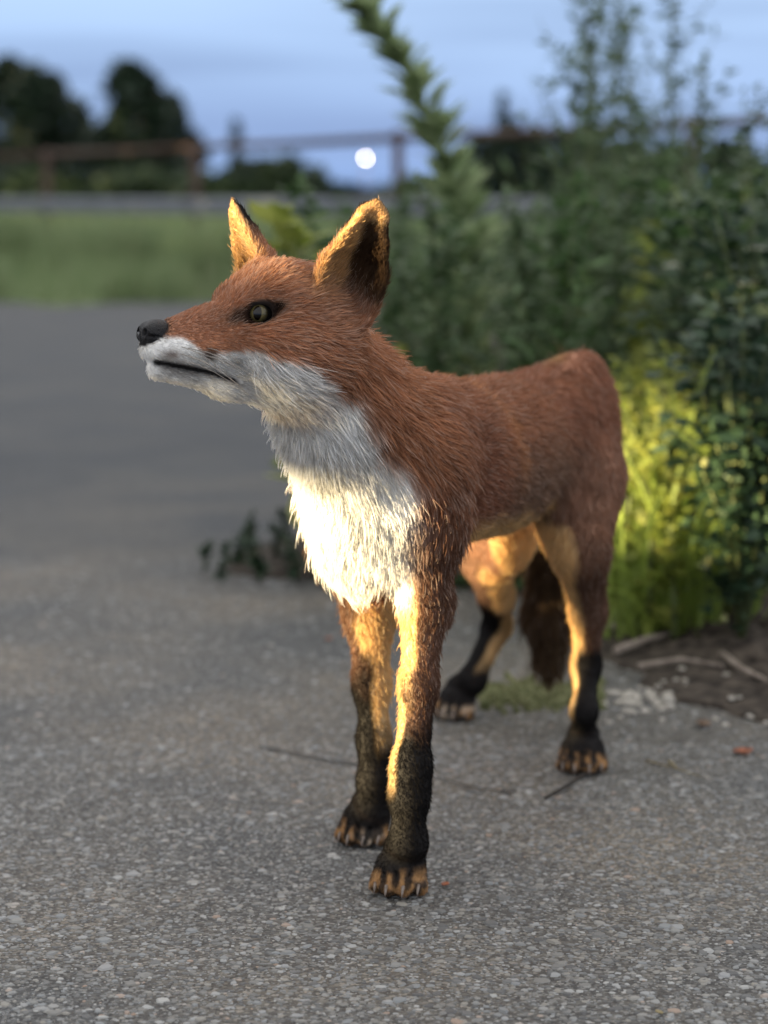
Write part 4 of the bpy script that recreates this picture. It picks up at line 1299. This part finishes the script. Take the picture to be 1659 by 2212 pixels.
def stick(name, pts, r0, mat, label, cat='twig'):
    m = MB(); base = np.asarray(pts[0], float)
    m.tube([np.asarray(p, float) - base for p in pts], [r0 * (1 - 0.55 * i / (len(pts) - 1)) for i in range(len(pts))], 6)
    o = m.build(name, mat); o.location = base
    return tag(o, label, cat)
def gp(px, py, z): return G(px, py) + np.array([0, 0, z])
stick('twig', [gp(1300, 1672, .003), gp(1260, 1682, .0035), gp(1225, 1704, .003), gp(1178, 1730, .0026)], 0.0026, mat_wood2, 'thin dark twig lying in front of the near hind paw')
stick('dead_stick', [gp(1282, 1366, .012), gp(1318, 1376, .013), gp(1370, 1384, .014)], 0.0060, mat_wood, 'pale dead stick lying on the soil behind the near hind leg')
stick('dead_stick', [gp(1330, 1432, .014), gp(1400, 1412, .018), gp(1450, 1400, .017)], 0.0050, mat_wood, 'grey dead stick lying crosswise under the grass clumps')
stick('dead_stick', [gp(1380, 1462, .012), gp(1470, 1455, .016), gp(1560, 1470, .016)], 0.0040, mat_wood, 'thin bark-coloured stick on the dark soil before the shrub')
stick('dead_stick', [gp(1560, 1440, .014), gp(1600, 1475, .016), gp(1660, 1500, .014)], 0.0045, mat_wood, 'short brown stick under the berry-dotted shrub')
stick('straw', [gp(1395, 1648, .002), gp(1450, 1662, .0025), gp(1512, 1682, .002)], 0.0009, mat_straw, 'long thin straw on the asphalt right of the near hind paw', 'straw')
stick('straw', [gp(1445, 1648, .002), gp(1462, 1664, .0025)], 0.0014, mat_straw, 'short pale straw stub beside the long straw', 'straw')
stick('straw', [gp(848, 1452, .002), gp(872, 1464, .0022)], 0.0007, mat_straw, 'tiny pale straw on the asphalt between the front legs', 'straw')

def fallen_leaf(px, py, L, mat, label, rz):
    m = MB(); n = 7; v = []; fs = []
    for i in range(n):
        t = i / (n - 1); w = L * 0.30 * math.sin(math.pi * min(t * 0.98 + 0.01, 1)) ** 0.8 + 0.0002
        z = 0.004 + 0.20 * L * (t - 0.5) ** 2 * 4 * 0.4
        v += [(L * (t - 0.5), -w, z + 0.15 * w), (L * (t - 0.5), 0, z - 0.2 * w), (L * (t - 0.5), w, z + 0.35 * w)]
    for i in range(n - 1):
        a = 3 * i; fs += [(a, a + 3, a + 4, a + 1), (a + 1, a + 4, a + 5, a + 2)]
    m.add(v, fs); o = m.build('fallen_leaf', mat); c = G(px, py)
    o.location = (c[0], c[1], ground_z(c[0], c[1]) - 0.001); o.rotation_euler = (0, 0, rz)
    md = o.modifiers.new('thick', 'SOLIDIFY'); md.thickness = 0.0004
    tag(o, label, 'leaf')
fallen_leaf(1605, 1630, 0.022, mat_orange, 'curled orange fallen leaf on the asphalt beyond the straw', 0.4)
fallen_leaf(1520, 1570, 0.024, mat_brown, 'brown fallen leaf at the edge of the dark soil', 1.3)
fallen_leaf(962, 1918, 0.0085, mat_orange, 'tiny reddish leaf scrap right of the near front paw', 1.0)
fallen_leaf(1424, 2196, 0.007, mat_straw, 'tiny yellowish leaf scrap alone on the near asphalt', 2.0)
fallen_leaf(710, 1385, 0.010, mat_orange, 'small reddish leaf scrap on the asphalt left of the far front leg', 0.2)

# ------------------------------------------------------------------ meadow grass, fence, trees, lamp
mat_mgrass = leaf_mat('meadow_grass', (0.130, 0.200, 0.085), (0.220, 0.255, 0.140), 0.35)
def tufts(n, xr, yr, h0, h1, w):
    x = xr[0] + (xr[1] - xr[0]) * RNG.random(n); y = yr[0] + (yr[1] - yr[0]) * RNG.random(n) ** 1.4
    h = h0 + (h1 - h0) * RNG.random(n); a = RNG.random(n) * 6.28
    dx, dy = np.cos(a), np.sin(a); ln = RNG.normal(0, 0.35, (n, 2)) * h[:, None]
    z0 = np.full(n, -0.05)
    V = np.stack([np.stack([x - dx * w, y - dy * w, z0], 1), np.stack([x + dx * w, y + dy * w, z0], 1),
                  np.stack([x + ln[:, 0] + dx * w * .2, y + ln[:, 1] + dy * w * .2, h], 1), np.stack([x + ln[:, 0] - dx * w * .2, y + ln[:, 1] - dy * w * .2, h], 1)], 1).reshape(-1, 3)
    return V, (np.arange(n) * 4)[:, None] + np.array([[0, 1, 2, 3]])
va, fa = tufts(26000, (-6, 4), (11.7, 30), 0.05, 0.24, 0.006)
vb, fb = tufts(9000, (-16, 8), (30, 80), 0.2, 0.5, 0.03)
VS, FS, nb_ = [va, vb], [fa, fb + len(va)], len(va) + len(vb)
for k in range(60):                      # taller tussocks along the asphalt and in front of the fence
    if k < 26: cx = random.uniform(-4.5, 0.5); cy = far_edge(cx) + random.uniform(-0.05, 0.5); h_ = (0.06, 0.24); sp_ = 0.22
    else: cx = random.uniform(-4.0, 0.4); cy = 15.3 - 1.85 * (cx + 1.3) - random.uniform(0.3, 1.3); h_ = (0.12, 0.44); sp_ = 0.30
    if cy < 12: continue
    vc, fc = tufts(260, (cx - sp_, cx + sp_), (cy - sp_, cy + sp_), h_[0], h_[1], 0.008)
    VS.append(vc); FS.append(fc + nb_); nb_ += len(vc)
tag(obj('meadow_grass', mesh_np('meadow_grass', np.concatenate(VS), np.concatenate(FS), mat_mgrass, smooth=False)), 'green meadow grass beyond the asphalt', 'grass', kind='stuff')

mat_rust = simple_mat('rusty_pipe', (0.060, 0.034, 0.026), 0.8, 0.4, 12)
mat_steel = simple_mat('galvanised_steel', (0.15, 0.165, 0.20), 0.6, 0.15, 6)
posts = [(-1.25 + 1.33 * k, 15.3 - 2.35 * k) for k in range(-2, 4)]
fence = empty('fence', (posts[0][0], posts[0][1], -0.05)); tag(fence, 'low fence with brown posts, brown top rail and grey steel lower rail behind the thicket', 'fence')
fo = np.array([posts[0][0], posts[0][1], -0.05])
for i, (x, y) in enumerate(posts):
    m = MB(); m.tube([np.array([x, y, -0.05]) - fo, np.array([x, y, 0.45]) - fo, np.array([x, y, 0.90]) - fo], [0.032, 0.032, 0.030], 10); m.build('post', mat_rust, fence)
for i in range(len(posts) - 1):
    a = np.array([*posts[i], 0.86]); b_ = np.array([*posts[i + 1], 0.86])
    m = MB(); m.tube([a - fo, (a + b_) / 2 - fo - np.array([0, 0, 0.006]), b_ - fo], [0.024] * 3, 8); m.build('top_rail', mat_rust, fence)
    dirv = unit(b_ - a); s = np.array([dirv[1], -dirv[0], 0]); m = MB()
    prof = [(0.046, -0.055), (0.066, -0.042), (0.066, -0.012), (0.050, 0.0), (0.066, 0.012), (0.066, 0.042), (0.046, 0.055)]
    v = []; n = len(prof)
    for e in (a - dirv * 0.02, b_ + dirv * 0.02):
        for o_, z in prof: v.append(np.array([e[0], e[1], 0.47]) + s * (-o_ if s[1] > 0 else o_) + np.array([0, 0, z]) - fo)
        for o_, z in prof[::-1]: v.append(np.array([e[0], e[1], 0.47]) + s * (-(o_ - .006) if s[1] > 0 else (o_ - .006)) + np.array([0, 0, z]) - fo)
    k = 2 * n
    m.add(v, [(j, (j + 1) % k, k + (j + 1) % k, k + j) for j in range(k)])
    m.build('lower_rail', mat_steel, fence, smooth=False)

mat_treeleaf = leaf_mat('tree_leaf', (0.008, 0.019, 0.011), (0.018, 0.036, 0.018), 0.1)
mat_bushleaf = leaf_mat('bush_leaf', (0.022, 0.042, 0.016), (0.048, 0.074, 0.028), 0.2)
mat_bark = simple_mat('bark', (0.05, 0.04, 0.03), 0.9, 0.4, 5, bump=0.5)
def tree(name, X, Y, height, width, label, cat='tree', group=None, seed=0, n=2200, conical=False, mat=None, leaf=0.28, low=0.12):
    r = np.random.default_rng(seed); o = empty(name, (X, Y, -0.05)); tag(o, label, cat, group)
    m = MB(); m.tube([(0, 0, 0), (0.04 * height, 0, height * 0.4), (0.01 * height, 0.02 * height, height * 0.85)], [0.035 * height, 0.022 * height, 0.006 * height], 8)
    for k in range(7):
        t = 0.25 + 0.08 * k; an = k * 2.4
        e = np.array([math.cos(an) * width * 0.36, math.sin(an) * width * 0.36, height * (t + 0.2)])
        m.tube([(0, 0, height * t), e * np.array([.5, .5, 1]) - np.array([0, 0, height * 0.06]), e], [0.012 * height, 0.008 * height, 0.003 * height], 5)
    m.build('trunk', mat_bark, o)
    cl = []
    for k in range(26):
        t = r.random(); z = low + (0.95 - low) * t
        prof = (1 - t) ** 0.8 if conical else math.sqrt(max(1 - ((t - 0.42) / 0.62) ** 2, 0.02))
        an = r.random() * 6.28; rr = math.sqrt(r.random()) * 0.40 * width * prof
        cl.append((math.cos(an) * rr, math.sin(an) * rr, z * height, (0.10 + 0.09 * r.random()) * width * (0.45 + 0.55 * prof)))
    cl = np.array(cl); pick = r.integers(len(cl), size=n)
    d = r.normal(size=(n, 3)); d /= np.linalg.norm(d, axis=1, keepdims=True)
    c = cl[pick, :3] + d * cl[pick, 3:4] * (0.55 + 0.55 * r.random((n, 1)))
    c[:, 2] = np.clip(c[:, 2], 0.05 * height, None)
    a = r.normal(size=(n, 3)); a /= np.linalg.norm(a, axis=1, keepdims=True); b = np.cross(a, r.normal(size=(n, 3))); b /= np.linalg.norm(b, axis=1, keepdims=True)
    s = leaf * (0.6 + 0.8 * r.random((n, 1)))
    V = np.stack([c - a * s, c + b * s * .45, c + a * s, c - b * s * .45], 1).reshape(-1, 3)
    F = (np.arange(n) * 4)[:, None] + np.array([[0, 1, 2, 3]])
    obj('crown', mesh_np('crown', V, F, MATS.get(mat, mat_treeleaf), smooth=False), o)
    return o
MATS = {'bush': mat_bushleaf}
def tx(px, Y): return (px - 829.5) / FOCAL * Y
def th(py, Y): return P(829, py, Y)[2]
tree('broadleaf_tree', tx(45, 90), 90, th(118, 90), 5.4, 'dark broadleaf tree with a peaked crown far beyond the meadow', seed=1, n=3600)
tree('broadleaf_tree', tx(-90, 92), 92, th(170, 92), 4.6, 'dark broadleaf tree at the outer end of the far tree row', seed=9, n=2600)
tree('broadleaf_tree', tx(165, 94), 94, th(210, 94), 3.6, 'lower dark tree filling the dip between the two far tall trees', seed=2, n=2600)
tree('broadleaf_tree', tx(310, 88), 88, th(135, 88), 4.2, 'dark round-topped tree standing beside the open sky far off', seed=3, n=3600)
tree('broadleaf_tree', tx(385, 91), 91, th(225, 91), 2.6, 'small dark tree leaning against the round-topped far tree', seed=4, n=2000)
tree('narrow_tree', tx(514, 150), 150, th(250, 150), 1.9, 'narrow small far tree standing alone near the round-topped tree', seed=5, n=1400, conical=True)
tree('narrow_tree', tx(1082, 150), 150, th(190, 150), 2.4, 'slim dark far tree rising above the low far wood', seed=6, n=1600, conical=True)
for i, (px, py, wd) in enumerate(((1030, 300, 2.6), (1100, 262, 3.0), (1180, 268, 3.2), (1260, 285, 3.0), (1350, 300, 3.2), (1450, 300, 3.2), (1560, 290, 3.4))):
    tree('far_wood_tree', tx(px, 95 + i), 95 + i, th(py, 95), wd, 'dark tree of the low far wood behind the thicket', group='trees of the low far wood', seed=20 + i, n=1800)
for i, (px, py, wd, Y) in enumerate(((20, 370, 3.2, 62), (110, 385, 3.0, 60), (210, 375, 3.0, 61), (300, 380, 3.0, 60), (390, 372, 3.0, 62), (470, 378, 2.6, 60), (550, 345, 2.4, 64), (630, 340, 2.2, 62), (690, 390, 2.0, 60), (760, 405, 2.2, 61), (840, 410, 2.2, 60), (900, 395, 2.2, 60))):
    tree('meadow_bush', tx(px, Y), Y, th(py, Y), wd, 'olive green low bush along the far side of the meadow' if i % 2 else 'blackish low bush along the far side of the meadow', 'bush', 'olive bushes along the far meadow' if i % 2 else 'blackish bushes along the far meadow', seed=40 + i, n=1100, mat='bush' if i % 2 else None, leaf=0.2, low=0.05)

# unseen hedgerows added far left to keep the evening sun off verge and meadow
def shade_hedge(name, x0, y0, x1, y1, h, wdt, label, seed, n):
    r = np.random.default_rng(seed); o = empty(name, (x0, y0, -0.05)); tag(o, label, 'shade_hedge')
    t = r.random(n); z = r.random(n) ** 0.8 * h; off = r.normal(0, wdt * 0.4, n)
    dv = np.array([x1 - x0, y1 - y0], float); L = np.linalg.norm(dv); dv /= L; nv_ = np.array([-dv[1], dv[0]])
    c = np.stack([dv[0] * L * t + nv_[0] * off, dv[1] * L * t + nv_[1] * off, z], 1)
    a = r.normal(size=(n, 3)); a /= np.linalg.norm(a, axis=1, keepdims=True); b = np.cross(a, r.normal(size=(n, 3))); b /= np.linalg.norm(b, axis=1, keepdims=True)
    s = 0.14 * (h / 2.4) * (0.7 + 0.6 * r.random((n, 1)))
    V = np.stack([c - a * s, c + b * s * .6, c + a * s, c - b * s * .6], 1).reshape(-1, 3)
    obj('foliage', mesh_np('foliage', V, (np.arange(n) * 4)[:, None] + np.array([[0, 1, 2, 3]]), mat_bushleaf, smooth=False), o)
    m = MB()
    for k in range(int(L / 1.2)):
        q = dv * (k * 1.2 + 0.5); m.tube([(q[0], q[1], 0), (q[0] + 0.1, q[1], h * 0.7)], [0.05, 0.02], 6)
    m.build('stems', mat_bark, o)
shade_hedge('shade_hedge', -12, -1.50, -12, 26, 2.5, 0.8, 'green hedgerow added out of view to shade the verge and weeds', 71, 26000)
shade_hedge('tall_shade_hedge', -48, 4, -48, 150, 9.0, 2.5, 'tall hedgerow added out of view to shade the meadow and far trees', 72, 16000)

# unseen boards added to block the low sun; gaps let it reach chest and grass
mat_board = simple_mat('shade_board', (0.13, 0.105, 0.08), 0.85, scale=14, col2=(0.20, 0.17, 0.135), bump=0.4)
BX = -2.2
shade_barrier = empty('shade_board_fence', (BX, 1.05, 0)); tag(shade_barrier, 'unseen board fence added to shade the face and upper grass, with an open gap below', 'fence')
def plank(name, y0, y1, z0, z1, x=0.0, t=0.022):
    m = MB(); m.box((x - t / 2, y0 - 1.05, z0), (x + t / 2, y1 - 1.05, z1)); m.build(name, mat_board, shade_barrier, smooth=False)
for y in (0.02, 1.10, 2.20, 3.30):
    m = MB(); m.box((-0.105, y - 1.05 - 0.04, -0.01), (-0.025, y - 1.05 + 0.04, 1.26 if y > 0.5 else 0.56)); m.build('post', mat_board, shade_barrier, smooth=False)
plank('board', 1.20, 3.34, 0.012, 0.195)
plank('rail', -0.02, 1.055, 0.372, 0.436)
plank('board', 1.20, 3.34, 0.012, 0.195)
plank('rail', -0.02, 1.055, 0.4405, 0.535)
for k in range(7):
    plank('board', 1.06, 3.34, 0.360 + 0.128 * k, 0.360 + 0.128 * k + 0.120)

# street lamp far away
mat_lamp = bpy.data.materials.new('lamp_glow'); mat_lamp.use_nodes = True
nt = mat_lamp.node_tree; nt.nodes.clear()
o_ = nt.nodes.new('ShaderNodeOutputMaterial'); e_ = nt.nodes.new('ShaderNodeEmission')
e_.inputs['Color'].default_value = (1.0, 0.86, 0.80, 1); e_.inputs['Strength'].default_value = 8.0
nt.links.new(e_.outputs[0], o_.inputs['Surface'])
LY = 260.0; lz = P(790, 342, LY)[2]; lx = tx(790, LY)
lamp = empty('street_lamp', (lx, LY, -0.05)); tag(lamp, 'distant street lamp with a glowing round white head', 'street lamp')
m = MB(); m.tube([(0, 0, 0), (0, 0, lz * 0.5), (0, 0, lz - 0.2)], [0.09, 0.07, 0.05], 8); m.build('pole', mat_rust, lamp)
bm = bmesh.new(); bmesh.ops.create_uvsphere(bm, u_segments=16, v_segments=10, radius=0.14)
me = bpy.data.meshes.new('lamp_globe'); bm.to_mesh(me); bm.free(); me.materials.append(mat_lamp)
g = obj('lamp_globe', me, lamp); g.location = (0, 0, lz + 0.05)
m = MB(); m.tube([(0, 0, lz + 0.30), (0, 0, lz + 0.40)], [0.22, 0.05], 10); m.build('lamp_cap', mat_rust, lamp)
